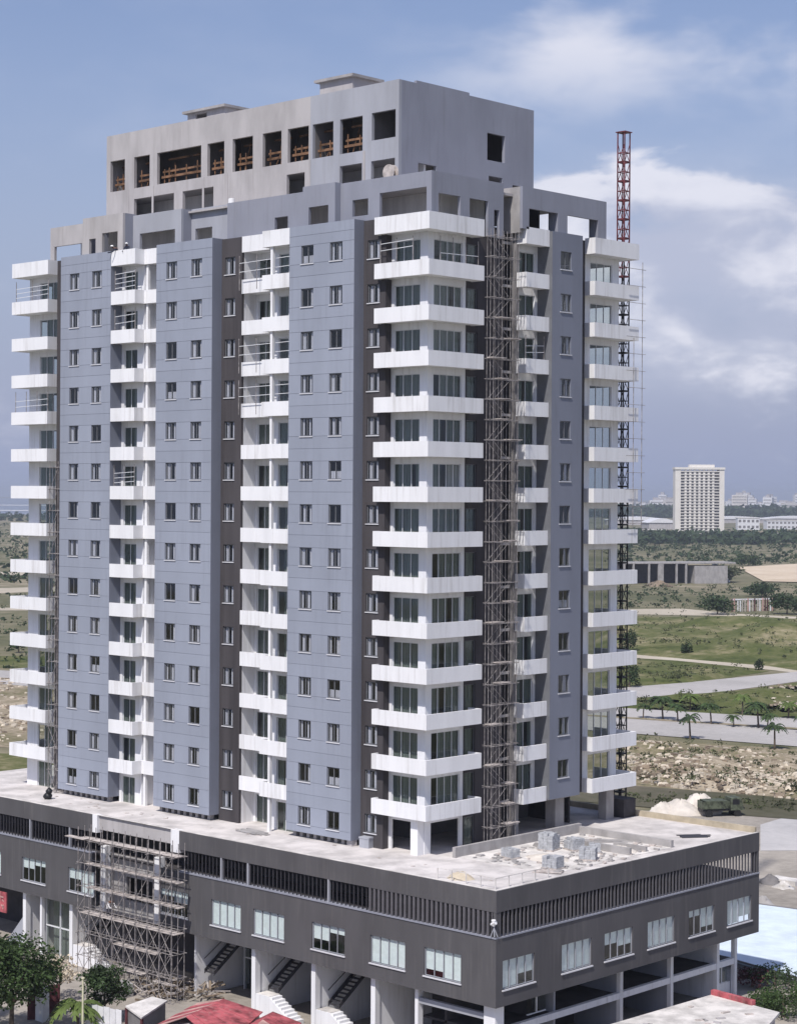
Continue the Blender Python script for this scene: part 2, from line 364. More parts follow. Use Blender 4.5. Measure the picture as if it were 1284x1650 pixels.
stack('balcony_wall', 'white', 'x', .8, .98, -36.2, -33.2, [(-35.85, -34.1)])
B(-33.2, .985, DECK, -33.0, 2.19, ZTOP).build('balcony_wall', 'white', tower)
stack('balcony_wall', 'white', 'x', 2.2, 2.38, -33.2, -30.22, [])
B(-21.0, .885, DECK, -20.8, 2.19, ZTOP).build('balcony_wall', 'white', tower)
stack('balcony_wall', 'white', 'x', 2.2, 2.38, -21.0, -17.3, [(-20.55, -18.93)])
B(-17.3, .985, DECK, -17.1, 2.19, ZTOP).build('balcony_wall', 'white', tower)
stack('balcony_wall', 'white', 'x', .8, .98, -17.3, -14.22, [(-16.62, -14.62)])
B(-5.1, .885, DECK, -4.9, 1.24, 47.25).build('brown_wall', 'brown', tower)
stack('balcony_wall', 'white', 'x', 1.25, 1.43, -5.1, -1.95, [(-4.62, -2.02)])
B(-1.95, 1.24, DECK, -1.25, 1.88, ZTOP).build('corner_column', 'white', tower)
stack('balcony_wall', 'white', 'y', -1.43, -1.26, 1.885, 5.45, [(1.92, 5.07)])
stack('brown_wall', 'brown', 'y', -1.45, -1.24, 5.452, 9.6, [(5.56, 6.76)], z1=47.1)
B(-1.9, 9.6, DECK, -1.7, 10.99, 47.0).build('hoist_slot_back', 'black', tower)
B(-1.45, 11.0, DECK, -.95, 11.28, 46.9).build('concrete_pier', 'room', tower)
stack('balcony_wall', 'white', 'y', -1.4, -1.2, 11.3, 13.8, [(11.5, 13.5)], z0=3.1, j0=1)
stack('brown_wall', 'brown', 'y', -1.0, -.8, 17.6, 19.3, [], z0=3.1, z1=47.1)
stack('balcony_wall', 'white', 'y', -1.4, -1.2, 19.3, 24.3, [(20.5, 23.4)], z0=3.1, j0=1)
stack('rear_wall', 'white', 'x', 24.12, 24.3, -49.95, -1.405, [(-5.6, -2.0)], z0=3.1, j0=1)
stack('left_wall', 'white', 'y', -49.95, -49.77, 1.385, 24.11, [(2.2, 5.2)])
for j in range(NF):
    z = zf(j) + .02
    k1.put(tower, (-48.4, 1.2, z)); k2.put(tower, (-35.85, .8, z)); k3.put(tower, (-20.55, 2.2, z)); k3b.put(tower, (-16.62, .8, z))
    if j:
        kc.put(tower, (-4.62, 1.25, z), cv=0 if j != 8 else 2)
        kr.put(tower, (-1.26, 1.92, z), R(90), skip=(2, 3) if j == 8 else (), cv=None if j != 8 else 1)
        k4.put(tower, (-1.2, 11.5, z), R(90)); k5.put(tower, (-1.2, 20.5, z), R(90), cv=-1)
    kd.put(tower, (-1.24, 5.56, z), R(90), cv=0)
# --- vol on the right flank
RX = .28; RY0, RY1 = 13.8, 17.6; RZ0 = 3.2
op = [(14.85, 14.85 + SW, *span(j)) for j in range(1, NF)]
wall(MB(), 'y', RX, RX - .28, RY0 + .012, RY1, RZ0, 47.2, op).build('front_wall', 'greyshade', tower)
B(-1.19, RY0 - .003, RZ0, RX - .002, RY0 + .01, 47.19).build('side_wall', 'frame', tower)  # dark skin: the balcony's shade is put into this side's colour
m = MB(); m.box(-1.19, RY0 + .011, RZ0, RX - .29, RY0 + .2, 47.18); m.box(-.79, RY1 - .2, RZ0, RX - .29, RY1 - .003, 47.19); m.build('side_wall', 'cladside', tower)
B(-1.2, RY0 + .21, RZ0 + .01, RX - .29, RY1 - .21, RZ0 + .15).build('volume_base', 'rawconc', tower)
wR = RY1 - RY0
for j in range(1, NF):
    z0, z1 = span(j)
    small.put(tower, (RX, 14.85, z0), R(90))
for (x0, y0, x1, y1) in ((-2.1, 16.3, -1.1, 17.4), (-1.9, 22.9, -1.1, 23.9), (-2.0, 11.4, -1.3, 12.0), (-8, 22.9, -7.2, 23.9)):
    B(x0, y0, DECK, x1, y1, 3.1).build('ground_column', 'rawconc', tower)

# --- balconies: slab + parapet, 14 a stack
T = .15
def par_boxes(mb, boxes, z0, z1):
    for b in boxes: mb.box(b[0], b[1], z0, b[2], b[3], z1)
STK = {
 'left': ([(-50.45, FR, -45.1, FR+T), (-45.1-T, FR+T, -45.1, .62), (-50.45, FR+T, -50.45+T, 6.0)], [(-50.3, FR+T, -45.25, 1.19), (-50.3, 1.19, -49.96, 5.95)]),
 'second': ([(-36.2, FR, -33.0, FR+T), (-33.0-T, FR+T, -33.0, BY), (-33.0-T, BY, -30.21, BY+T)], [(-36.2, FR+T, -33.16, .79), (-33.0, BY+T, -30.22, 2.19)]),
 'third': ([(-20.8, BY, -17.3, BY+T), (-17.3, FR, -14.21, FR+T), (-17.3, FR+T, -17.3+T, BY+T)], [(-20.79, BY+T, -17.31, 2.19), (-17.14, FR+T, -14.22, .79)]),
 'corner': ([(-5.5, 0, 0, T), (-T, T, 0, 6.1), (-5.5, T, -5.5+T, BY-.01), (-1.23, 6.1-T, -T, 6.1)], [(-5.34, T, -4.91, BY-.01), (-4.89, T, -T, 1.23), (-1.24, 1.24, -T, 5.94)]),
 'flank': ([(-.94, 11.0, 0, 11.0+T), (-T, 11.0+T, 0, 13.79)], [(-.94, 11.15, -T, 13.79)]),
 'right': ([(.25-T, 19.25, .25, 25.1), (-.79, 19.25, .25-T, 19.25+T), (-4.0, 25.1-T, .25-T, 25.1)], [(-1.19, 19.4, .10, 24.94), (-4.0, 24.31, -1.2, 24.94)]),
}
for nm, (pb, sb) in STK.items():
    a = MB(); par_boxes(a, sb, 0.03, .2); sm_ = a.mesh('balcony', 'white')
    a = MB(); par_boxes(a, pb, 0, 1.12); pm_ = a.mesh('parapet', 'white')
    a = MB(); par_boxes(a, pb, 0, 1.27); pt_ = a.mesh('parapet', 'white')
    for j in range(1, NF + 1):
        o = ob('balcony', sm_, tower, (0, 0, zf(j) - .2)); ob('parapet', pt_ if j == NF else pm_, o)
# white posts at the steps of the two middle stacks
B(-32.98, .66 + T, DECK, -32.72, 1.05, ZTOP - .2).build('post', 'white', tower)
B(-16.5, FR + T, DECK, -16.26, .0, ZTOP - .2).build('post', 'white', tower)
# --- corner structure to carry the balcony at deck level
B(-2.0, .55, DECK, -1.3, 1.23, 3.1).build('ground_column', 'white', tower)

# --- storey 15: set-back terrace storey
Z15 = 50.4
def seg(name, mt, axis, c, t, a0, a1, z0, z1, opens=()): return wall(MB(), axis, c, c + t, a0, a1, z0, z1, list(opens)).build(name, mt, tower)
zt = ZTOP + .01
seg('terrace_wall', 'conc', 'x', 1.4, .25, -47.2, -41.0, zt, Z15, [(-46.6, -42.6, zt, 48.7)])
seg('terrace_wall', 'conc', 'x', -.2, .25, -40.4, -34.9, zt, 50.45, [(-39.5, -38.6, zt, 48.6), (-37.7, -35.6, zt, 48.95)])
B(-35.15, .052, zt, -34.9, 1.15, 50.45).build('terrace_wall', 'grey', tower); B(-40.4, .052, zt, -40.15, 2.4, 50.45).build('terrace_wall', 'grey', tower)
seg('terrace_wall', 'grey2', 'x', .9, .25, -34.895, -28.6, zt, 50.3, [(-34.0, -29.4, zt, 48.7)])
B(-28.85, 1.152, zt, -28.6, 2.2, 50.3).build('terrace_wall', 'grey', tower)
seg('terrace_wall', 'grey2', 'x', 2.0, .25, -28.595, -23.0, zt, 50.35, [(-28.1, -26.0, zt, 48.7)])
seg('terrace_wall', 'grey', 'x', 1.0, .25, -23.0, -13.6, zt, 50.2, [(-17.4, -15.9, zt, 48.5)])
seg('terrace_wall', 'grey', 'x', .4, .25, -13.6, -10.07, zt, 50.45, [(-12.95, -10.8, zt, 48.8)])
B(-10.32, .652, zt, -10.07, 1.4, 50.45).build('terrace_wall', 'grey', tower)
seg('terrace_wall', 'grey', 'x', 1.0, .25, -10.065, -.7, zt, Z15, [(-8.8, -7.15, 47.75, 49.0), (-5.95, -1.2, zt, 49.25)])
seg('terrace_wall', 'grey', 'y', -.7, -.25, 1.255, 9.1, zt, Z15, [(1.75, 4.15, zt, 48.85), (5.2, 7.3, zt, 48.85), (8.0, 8.6, zt, 48.3)])
B(-47.2, 1.66, 50.0, -23.0, 4.99, 50.15).build('terrace_roof', 'conc', tower)
B(-22.99, 2.3, 49.6, -.96, 4.99, 49.8).build('terrace_roof', 'conc', tower); B(-7.79, 5.0, 49.6, -.96, 10.49, 49.8).build('terrace_roof', 'conc', tower)
B(-47.2, 4.75, zt, -10, 4.98, 49.99).build('terrace_back_wall', 'whitedirty', tower)
B(-9.99, 4.75, zt, -3.5, 4.98, 49.59).build('terrace_back_wall', 'whitedirty', tower)
B(-47.1, 1.5, zt, -46.85, 1.75, 48.69).build('post', 'conc', tower)
B(-3.6, 5.0, zt, -3.4, 10.0, 49.59).build('terrace_back_wall', 'whitedirty', tower)
# right-hand open frame
m = MB(); m.box(-2.3, 10.5, zt + .6, -.26, 10.75, 50.3); m.build('frame_wall', 'rawconc', tower)
seg('frame_wall', 'grey', 'y', 0, -.25, 10.5, 21.0, 47.1, 50.3, [(11.3, 14.8, 47.1, 48.7), (16.0, 19.9, 47.1, 48.7)])
B(-7.79, 10.76, 49.9, -.26, 20.9, 50.1).build('frame_roof', 'rawconc', tower)
B(-7.7, 16.9, zt, -3.7, 17.1, 49.89).build('terrace_back_wall', 'brown', tower)
B(-.9, 19.9, zt, -.26, 20.99, 49.89).build('post', 'grey', tower); B(-.95, 14.8, zt, -.26, 15.9, 49.89).build('post', 'grey', tower)
# --- storeys 16 and 17: the big roof block
BZ0, BZ1 = 49.45, 58.7
up = [(-43.25, -41.2), (-39.9, -37.75), (-36.75, -30.9), (-30.1, -27.95), (-26.9, -24.4), (-23.2, -20.95), (-20.2, -17.75), (-17.3, -14.95), (-14.2, -11.7)]
opn = [(a, b, 53.65, 56.4) for a, b in up] + [(-10.7, -8.15, 54.3, 56.45)]
opn += [(a, b, 50.3, 52.7) for a, b in ((-39.9, -34.45), (-33.3, -29.3), (-20.3, -18.2), (-14.2, -11.75), (-10.75, -8.2))]
wall(MB(), 'x', 5.0, 5.3, -43.8, -17.55, BZ0, BZ1, opn).build('block_wall', 'conc', tower)
wall(MB(), 'x', 5.0, 5.3, -17.55, -7.8, BZ0, BZ1, opn).build('block_wall', 'grey2', tower)
wall(MB(), 'y', -7.8, -8.1, 5.302, 21.3, BZ0, BZ1, [(15.4, 17.6, 53.85, 56.05), (15.6, 17.3, 50.3, 52.6), (7.2, 9.3, 50.3, 52.55), (18.6, 20.6, 50.3, 52.2)]).build('block_wall', 'grey', tower)
m = MB(); m.box(-43.8, 5.302, BZ0, -43.5, 21.0, BZ1); m.box(-43.8, 21.0, BZ0, -8.11, 21.3, BZ1); m.build('block_wall', 'conc', tower)
B(-43.49, 5.31, 57.9, -8.11, 20.99, 58.1).build('block_roof', 'conc', tower); B(-43.49, 5.31, 52.9, -8.11, 20.99, 53.1).build('block_floor', 'conc', tower)
B(-43.49, 9.5, 53.11, -8.11, 9.7, 57.89).build('block_partition', 'room', tower); B(-43.49, 8.2, BZ0, -8.11, 8.4, 52.89).build('block_partition', 'whitedirty', tower)
cw_me = B(0, 5.31, 53.11, .2, 9.49, 57.89).mesh('cross_wall', 'room')
for x in (-40.5, -31, -24, -17.5, -11.2): ob('cross_wall', cw_me, tower, (x, 0, 0))
# pilaster lines and a raised stretch of parapet
pl_me = B(-.12, 4.965, BZ0 + .5, .12, 4.999, 53.6).mesh('pilaster', 'conc')
for x in (-40.7, -37.3, -30.6, -27.6, -17.65, -11.5): ob('pilaster', pl_me, tower, (x, 0, 0))
B(-8.08, 7.0, BZ1, -7.82, 13.2, BZ1 + .22).build('parapet_coping', 'grey', tower)
# roof hatches with flat lids
def hatch(x0, y0, x1, y1, zb, zt_, ov, opening):
    h = ob('roof_hatch', B(x0 - ov, y0 - ov, zt_, x1 + ov, y1 + ov, zt_ + .22).mesh('roof_hatch', 'rawconc'), tower)
    m = wall(MB(), 'x', y0, y0 + .2, x0, x1, zb, zt_, opening); m.box(x0, y0 + .201, zb, x0 + .2, y1, zt_); m.box(x1 - .2, y0 + .201, zb, x1, y1, zt_)
    m.build('hatch_wall', 'conc', h)
hatch(-38.0, 9.5, -33.0, 13.5, 58.1, 60.6, .35, [(-36.9, -35.4, 59.4, 60.45)])
hatch(-20.2, 8.6, -16.4, 11.6, 58.1, 60.7, .35, [])
# timber guard rails inside the roof-block openings
ords = ['leftmost', 'second', 'third and widest', 'fourth', 'fifth', 'sixth', 'seventh', 'eighth', 'ninth']
for i, (a, b) in enumerate(up):
    m = MB(); m.box(a - .1, 5.6, 54.25, b + .1, 5.66, 54.45); m.box(a - .1, 5.75, 54.75, b + .1, 5.80, 54.92)
    x = a + .15
    while x < b: m.box(x, 5.68, 53.11, x + .1, 5.74, 55.05 + .3*random.random()); x += random.uniform(.6, 1.5)
    m.box(a, 6.4, 53.12, b - .3, 7.6, 53.55 + .25*random.random()); m.bar((a + .2, 6.0, 53.15), (a + .2 + random.uniform(.5, 1.4), 6.3, 55.4 + random.random()), .05); m.box(a + .1, 6.2, 55.9, b - .1, 6.3, 56.05)
    tag(m.build('guard_rail', 'timber'), 'rough orange timber guard rail in the %s top-storey opening%s' % (ords[i], '' if i == 0 else ' counted from the left'), 'guard rail', 'timber guard rails in the top-storey openings')

# ================================================================== THE PODIUM
pod = thing('podium_building', 'low charcoal podium block with louvre band and white-blinded windows under the tower', 'building')
PX0, PX1, PY0, PY1 = -58.0, 11.05, -5.1, 26.6
EX0, EX1 = -32.2, -21.3                   # unfinished entrance bay
def P(m, name, mt): return m.build(name, mt, pod)
P(B(PX0, PY0 + .26, .1, PX1 - .26, PY1, DECK), 'deck', 'deck')
for a, b in ((PX0, EX0), (EX1, PX1)):
    P(B(a, PY0, -1.0, b, PY0 + .25, DECK + .03), 'fascia', 'pod')
P(B(PX1 - .25, PY0 + .252, -1.0, PX1, PY1, DECK + .03), 'fascia', 'pod')
P(B(PX0, PY1 - .25, -1.0, PX1 - .26, PY1 + .003, DECK + .45), 'rear_parapet', 'yellow')
P(B(PX0, PY0 + .05, DECK + .034, PX1 - .05, PY0 + .22, DECK + .07), 'edge_flashing', 'whiteroof'); P(B(PX1 - .22, PY0 + .23, DECK + .034, PX1 - .05, PY1 - .1, DECK + .07), 'edge_flashing', 'whiteroof')
P(B(EX0 + .6, PY0 + .25, -.75, EX1 - 1.0, PY0 + .5, DECK + .02), 'entrance_lintel', 'conc')
P(B(EX0 + .005, PY0 - .02, -1.0, EX0 + .6, PY0 + .5, DECK + .05), 'lintel_jamb', 'white'); P(B(EX1 - 1.0, PY0 - .02, -1.3, EX1 - .005, PY0 + .5, DECK + .05), 'lintel_jamb', 'white')
# louvre storey
for a, b in ((PX0, EX0), (EX1, PX1)): P(B(a, PY0 - .06, -2.76, b, PY0 + .5, -2.66), 'ledge', 'grey')
P(B(PX1 - .5, PY0 + .52, -2.76, PX1 + .06, PY1, -2.66), 'ledge', 'grey')
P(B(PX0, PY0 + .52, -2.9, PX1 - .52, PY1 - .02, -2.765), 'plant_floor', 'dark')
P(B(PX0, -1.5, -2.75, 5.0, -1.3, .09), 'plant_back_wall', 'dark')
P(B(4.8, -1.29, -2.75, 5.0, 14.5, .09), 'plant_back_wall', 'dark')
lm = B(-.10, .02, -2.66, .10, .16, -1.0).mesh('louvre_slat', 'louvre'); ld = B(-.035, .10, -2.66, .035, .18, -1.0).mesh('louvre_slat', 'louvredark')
lp = B(-.07, 0.01, -2.66, .07, .2, -1.0).mesh('louvre_post', 'grey2')
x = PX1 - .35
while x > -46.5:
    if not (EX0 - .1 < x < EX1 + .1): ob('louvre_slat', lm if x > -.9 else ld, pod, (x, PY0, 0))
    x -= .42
for x in (-41.0, -35.5, -16.6, -13.6, -5.0): ob('louvre_post', lp, pod, (x + .18, PY0, 0))
lr = B(-.065, .03, -2.66, .065, .11, -1.0).mesh('louvre_slat', 'louvre')
y = PY0 + .45
while y < PY1 - .1:
    ob('louvre_slat', lr, pod, (PX1, y, 0), R(90)); y += .42
P(B(PX1 - .45, PY1 - .3, -2.66, PX1 - .02, PY1 - .02, -1.0), 'corner_post', 'pod')
P(B(PX1 - .36, PY0 + .02, -2.66, PX1 - .03, PY0 + .35, -1.0), 'corner_post', 'pod')
# window storey
ZW0, ZW1 = -6.25, -4.3; WW, WH = 3.35, 1.95
fx = (-48.3, -41.9, -35.45, -23.6, -17.5, -12.75, -6.45, -.55, 4.6); ry = (-4.4, 1.9, 6.75, 11.9, 17.1, 22.2)
m = MB(); wall(m, 'x', PY0, PY0 + .3, PX0, EX0, -7.35, -2.765, [(x, x + WW, ZW0, ZW1) for x in fx]); P(m, 'front_wall', 'pod')
m = MB(); wall(m, 'x', PY0, PY0 + .3, EX1 - 2.4, PX1, -7.35, -2.765, [(x, x + WW, ZW0, ZW1) for x in fx]); P(m, 'front_wall', 'pod')
m = MB(); wall(m, 'y', PX1, PX1 - .3, PY0 + .302, PY1, -7.35, -2.765, [(y, y + WW, ZW0, ZW1) for y in ry]); P(m, 'flank_wall', 'pod')
P(B(PX0, PY1 - .3, -12.5, 3.0, PY1 - .05, -2.91), 'rear_wall', 'rawconc')
P(B(PX0, PY0 + .31, -7.35, PX1 - .31, PY1 - .31, -7.15), 'first_floor_slab', 'rawconc')
P(B(PX0, -2.2, -7.14, 8.2, -2.0, -2.91), 'office_back_wall', 'room'); P(B(8.0, -1.99, -7.14, 8.2, 26.0, -2.91), 'office_back_wall', 'room')
wfr = frame_mesh('window_frame', WW, WH, 4, 'grey2', .05, .09, .10); wpn = pane_mesh('pane', WW, WH, 4, 'glass', .06, .13); wsl = B(-.08, -.09, -.09, WW + .08, .1, 0).mesh('sill', 'sill')
def blind(h): return B(.02, .20, WH - .05 - h, WW/4 - .06, .215, WH - .05).mesh('blind', 'blind')
BL = {h: blind(h) for h in (1.82, 1.45, 1.15, .85, .5)}
BP = [(1.82,)*4, (.85, .85, .5, .5), (.85, .85, 1.82, 1.82), (.5, .5, .85, .85), (1.82,)*4, (1.82,)*4, (1.15, 1.15, .5, .5), (1.82,)*4, (1.45, 1.45, 1.82, 1.82)]
BQ = [(1.82, 1.82, 1.15, 1.15), (1.82,)*4, (.85, .85, 1.15, 1.15), (1.82,)*4, (.5, .5, 1.45, 1.45), (1.82, 1.82, 1.45, 1.45)]
def pod_window(loc, rz, bl):
    f = ob('window', wfr, pod, loc, rz); ob('sill', wsl, f)
    for i in range(4):
        ob('pane', wpn, f, (WW*i/4 + (.027 if i else .045), 0, .06)); ob('blind', BL[bl[i]], f, (WW*i/4 + .02, 0, 0))
for x, b in zip(fx, BP): pod_window((x, PY0, ZW0), 0, b)
for y, b in zip(ry, BQ): pod_window((PX1, y, ZW0), R(90), b)
# entrance bay: half-finished concrete wall with a black opening between white piers
P(wall(MB(), 'x', -4.2, -3.95, EX0 + .7, EX1 - 2.42, -7.3, -2.7, [(-28.9, -25.6, -6.2, -4.3)]), 'entrance_wall', 'rawconc')
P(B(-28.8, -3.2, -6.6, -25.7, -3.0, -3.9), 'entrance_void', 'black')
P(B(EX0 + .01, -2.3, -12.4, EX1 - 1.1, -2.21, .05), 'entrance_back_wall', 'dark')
for x in (-31.2, -24.35): P(B(x, -5.05, -7.3, x + .55, -4.45, -2.0), 'entrance_pier', 'white')
P(B(-39.9, -3.2, GZ, -36.0, -3.1, -7.37), 'shop_partition', 'curtaing')
# shop storeys below
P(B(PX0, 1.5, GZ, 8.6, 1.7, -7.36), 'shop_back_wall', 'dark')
for x in (-42.4, -35.9, -13.45, -7.0, -.95): P(B(x, -4.6, GZ, x + .42, -4.1, -7.36), 'column', 'white')
for x in (-42.3, -35.8, -20.6, -13.35, -6.9, -.85): P(B(x, -4.09, GZ, x + .22, 1.49, -7.36), 'party_wall', 'white')
P(B(3.2, -4.4, -8.5, 9.5, -4.1, -8.1), 'shop_beam', 'grey2'); P(B(3.2, -4.5, GZ, 3.5, -4.0, -7.36), 'column', 'white'); P(B(9.5, -4.5, GZ, 10.5, -3.6, -7.36), 'column', 'white')
for a, b in ((-40.0, -36.0), (-19.5, -13.6), (-4.0, -1.1)):
    yy = -3.9 if a == -40.0 else .2
    f = P(B(a, yy, GZ + .1, b, yy + .04, -7.5), 'shop_glass', 'glassd')
    m = MB()
    for x in (a, (a + b)/2, b - .1): m.box(x, yy - .1, GZ, x + .1, yy + .14, -7.37)
    m.box(a + .1, yy - .1, -10.0, b - .1, yy - .02, -9.9); m.build('glass_mullion', 'framew', f)
P(B(-40.1, -4.5, GZ, -39.85, -4.2, -7.36), 'column', 'white')
# flank: columns, mezzanine edge beam and party walls
for y in (10.7, 17.0, 23.15, 25.6): P(B(9.15, y, GZ, 9.5, y + .34, -7.36), 'column', 'white')
P(B(9.1, -3.5, -9.95, 9.45, 25.6, -9.5), 'mezzanine_beam', 'white')
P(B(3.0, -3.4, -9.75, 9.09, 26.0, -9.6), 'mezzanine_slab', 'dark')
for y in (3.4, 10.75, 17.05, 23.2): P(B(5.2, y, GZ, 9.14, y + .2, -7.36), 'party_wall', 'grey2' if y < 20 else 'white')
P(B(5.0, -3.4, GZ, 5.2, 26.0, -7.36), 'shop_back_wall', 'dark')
for (y0, y1, z0, z1) in ((0.6, 2.6, -9.2, -7.7), (23.6, 25.2, -11.3, -10.0)):
    f = P(B(9.0, y0, z0, 9.06, y1, z1), 'shop_window', 'glassd'); m = MB()
    m.box(8.98, y0, z0 - .08, 9.1, y1, z0); m.box(8.98, y0, z1, 9.1, y1, z1 + .08); m.box(8.98, (y0+y1)/2 - .05, z0, 9.1, (y0+y1)/2 + .05, z1); m.build('window_frame', 'framew', f)
P(B(9.0, 23.5, GZ, 9.08, 25.6, -11.38), 'shop_infill', 'white')
# steel stairs in three shop bays
def stair(x0, lower=True):
    st = MB(); n = 14
    for s_ in (0, 1.1):
        st.add([(x0+s_, -3.4, -10.75), (x0+s_+.06, -3.4, -10.75), (x0+s_+.06, 1.0, -7.65), (x0+s_, 1.0, -7.65), (x0+s_, -3.4, -10.40), (x0+s_+.06, -3.4, -10.40), (x0+s_+.06, 1.0, -7.38), (x0+s_, 1.0, -7.38)],
               [(0,3,2,1),(4,5,6,7),(0,1,5,4),(1,2,6,5),(2,3,7,6),(3,0,4,7)])
        st.bar((x0+s_, -3.4, -9.6), (x0+s_, .2, -7.45), .035)
    s = P(st, 'stair', 'louvredark')
    tr = B(x0 + .07, 0, 0, x0 + 1.09, .28, .05).mesh('stair_tread', 'louvredark')
    for i in range(n): ob('stair_tread', tr, s, (0, -3.4 + i*.315, -10.62 + i*.222))
    if lower:
        lo = B(x0 - .1, -4.5, -10.95, x0 + 1.3, -3.42, -10.80).mesh('stair_landing', 'whiteroof'); ob('stair_landing', lo, s)
        stp = B(0, -4.5, -.8, .34, -3.45, 0).mesh('step', 'white')
        for i in range(8): ob('step', stp, s, (x0 + 1.3 + i*.33, 0, -10.85 - i*.19))
        m = MB(); m.prism([(0, 0), (4.0, 0), (4.0, .15), (0, .15)], 0, .01)
        m = MB(); x1 = x0 + 1.25
        m.add([(x0-.1, -4.58, GZ), (x1+2.75, -4.58, GZ), (x1+.1, -4.58, -10.8), (x0-.1, -4.58, -10.8), (x0-.1, -4.51, GZ), (x1+2.75, -4.51, GZ), (x1+.1, -4.51, -10.8), (x0-.1, -4.51, -10.8)],
              [(0,1,2,3), (7,6,5,4), (0,4,5,1), (1,5,6,2), (2,6,7,3), (3,7,4,0)]); m.build('stair_side', 'white', s)
for x in (-12.9, -6.45): stair(x)
stair(-20.2, False)
for x in (-35.3, ): stair(x)
# raised slab on the left shop: sloping grey stair block beside the sign
m = MB(); m.add([(-44.6, -4.6, GZ), (-42.4, -4.6, GZ), (-42.4, -4.6, -9.6), (-44.6, -4.6, -11.9), (-44.6, -3.0, GZ), (-42.4, -3.0, GZ), (-42.4, -3.0, -9.6), (-44.6, -3.0, -11.9)], [(0,1,2,3), (7,6,5,4), (0,4,5,1), (1,5,6,2), (2,6,7,3), (3,7,4,0)])
P(m, 'ramp_block', 'grey2')
# deck features: sunken plunge-pool surround
PLX0, PLX1, PLY0, PLY1 = 1.2, 9.9, 2.2, 16.4
m = MB(); m.box(PLX0 - .3, PLY0 - .3, DECK + .001, PLX0, PLY1 + .3, 1.15); m.box(PLX0, PLY1, DECK + .001, PLX1, PLY1 + .3, .95); P(m, 'pool_kerb', 'rawconc')
P(B(PLX0, PLY0, DECK + .004, PLX1, PLY1 - .003, DECK + .03), 'pool_floor', 'whiteroof')
P(B(4.2, 11.6, DECK + .031, 9.6, 11.85, DECK + .55), 'pool_kerb', 'rawconc'); P(B(6.6, 13.6, DECK + .031, 9.6, 13.8, DECK + .4), 'pool_kerb', 'rawconc')
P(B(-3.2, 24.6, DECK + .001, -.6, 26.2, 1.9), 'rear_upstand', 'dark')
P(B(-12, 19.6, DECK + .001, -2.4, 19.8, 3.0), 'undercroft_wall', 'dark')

# ================================================================== SCAFFOLDS AND MAST
def scaffold(name, label, xs, ys, z0, lifts, lift, brace='y', boards=(), r=.035, mt='steel', ext=.6):
    t = thing(name, label, 'scaffold')
    zt_ = z0 + lifts*lift
    for x in xs:
        for y in ys: MB().bar((x, y, z0), (x, y, zt_ + ext), r).build('standard', mt, t)
    for i in range(lifts + 1):
        z = z0 + i*lift + .02; m = MB()
        for x in xs: m.bar((x + .03, ys[0] - .25, z), (x + .03, ys[-1] + .25, z), r*.9)
        for y in ys: m.bar((xs[0] - .25, y + .03, z + .06), (xs[-1] + .25, y + .03, z + .06), r*.9)
        kind(m.build('ledgers', mt, t), 'stuff')
    m = MB()
    for i in range(lifts):
        za, zb = z0 + i*lift, z0 + (i + 1)*lift
        if brace == 'y':
            for x in (xs[0], xs[-1]):
                for p, q in zip(ys[::2], ys[2::2] if len(ys) > 3 else ys[1:]): m.bar((x, p, za) if i % 2 == 0 else (x, q, za), (x, q, zb) if i % 2 == 0 else (x, p, zb), r*.8)
        else:
            for y in (ys[0], ys[-1]):
                for p, q in zip(xs, xs[1:]):
                    if i >= 3 and (int(p*7) % 3 == 0 or y == ys[-1]): continue
                    m.bar((p, y, za), (q, y, zb), r*.8)
                    if y == ys[0] and i < 3: m.bar((q, y, za), (p, y, zb), r*.8)
    kind(m.build('braces', mt, t), 'stuff')
    for (x0, x1, y0, y1, z) in boards: B(x0, y0, z, x1, y1, z + .06).build('platform_board', 'board', t)
    return t
bd = []
for i in range(28):
    if random.random() < .7: y = random.choice((6.3, 7.2, 8.2)); bd.append((.1, .8, y, y + random.uniform(.8, 1.6), DECK + .1 + i*1.52))
scaffold('facade_scaffold', 'tall tube scaffold climbing the brown recess of the right flank', (.12, .45, .78), (6.3, 7.25, 8.2, 9.15), DECK, 30, 1.52, 'y', bd, .021)
zb = [-1.25, -3.25, -5.15, -7.15, -9.05, -10.9]
eb = [(-31.9, -19.7, -6.7, -6.0, zb[0]), (-33.0, -30.5, -7.3, -6.75, zb[0] + .08), (-31.2, -19.6, -6.7, -6.0, zb[1]), (-31.0, -19.5, -6.7, -6.0, zb[2]), (-31.4, -19.6, -7.0, -6.0, zb[3]), (-27.3, -21.9, -6.9, -6.3, zb[4]), (-27.1, -23.6, -6.9, -6.3, zb[5]), (-22.5, -20.0, -6.7, -6.3, zb[5] - .3)]
es = scaffold('entrance_scaffold', 'wide tube scaffold with plank platforms across the unfinished podium entrance', tuple(-31.6 + i*1.46 for i in range(9)), (-7.0, -6.35, -5.7), GZ, 6, 1.86, 'x', eb, .032, ext=1.1)
sb = scaffold('recess_scaffold', 'narrow tube scaffold in the dark slot beside the leftmost balconies', (-44.9, -43.7), (-.2, .45), DECK, 15, 1.9, 'x', [], .03)
es2 = thing('edge_scaffold', 'thin scaffold tubes outside the upper far-right balconies', 'scaffold')
for y, z1 in ((25.35, zf(13) + 2.9), (24.2, zf(12))): MB().bar((.42, y, zf(7) + 1.0), (.42, y, z1), .03).build('standard', 'steel', es2)
for i in range(16):
    z = zf(7) + 1.4 + i*1.38
    MB().bar((.45, 23.2, z), (.45, 25.75, z), .026).build('ledger', 'steel', es2)
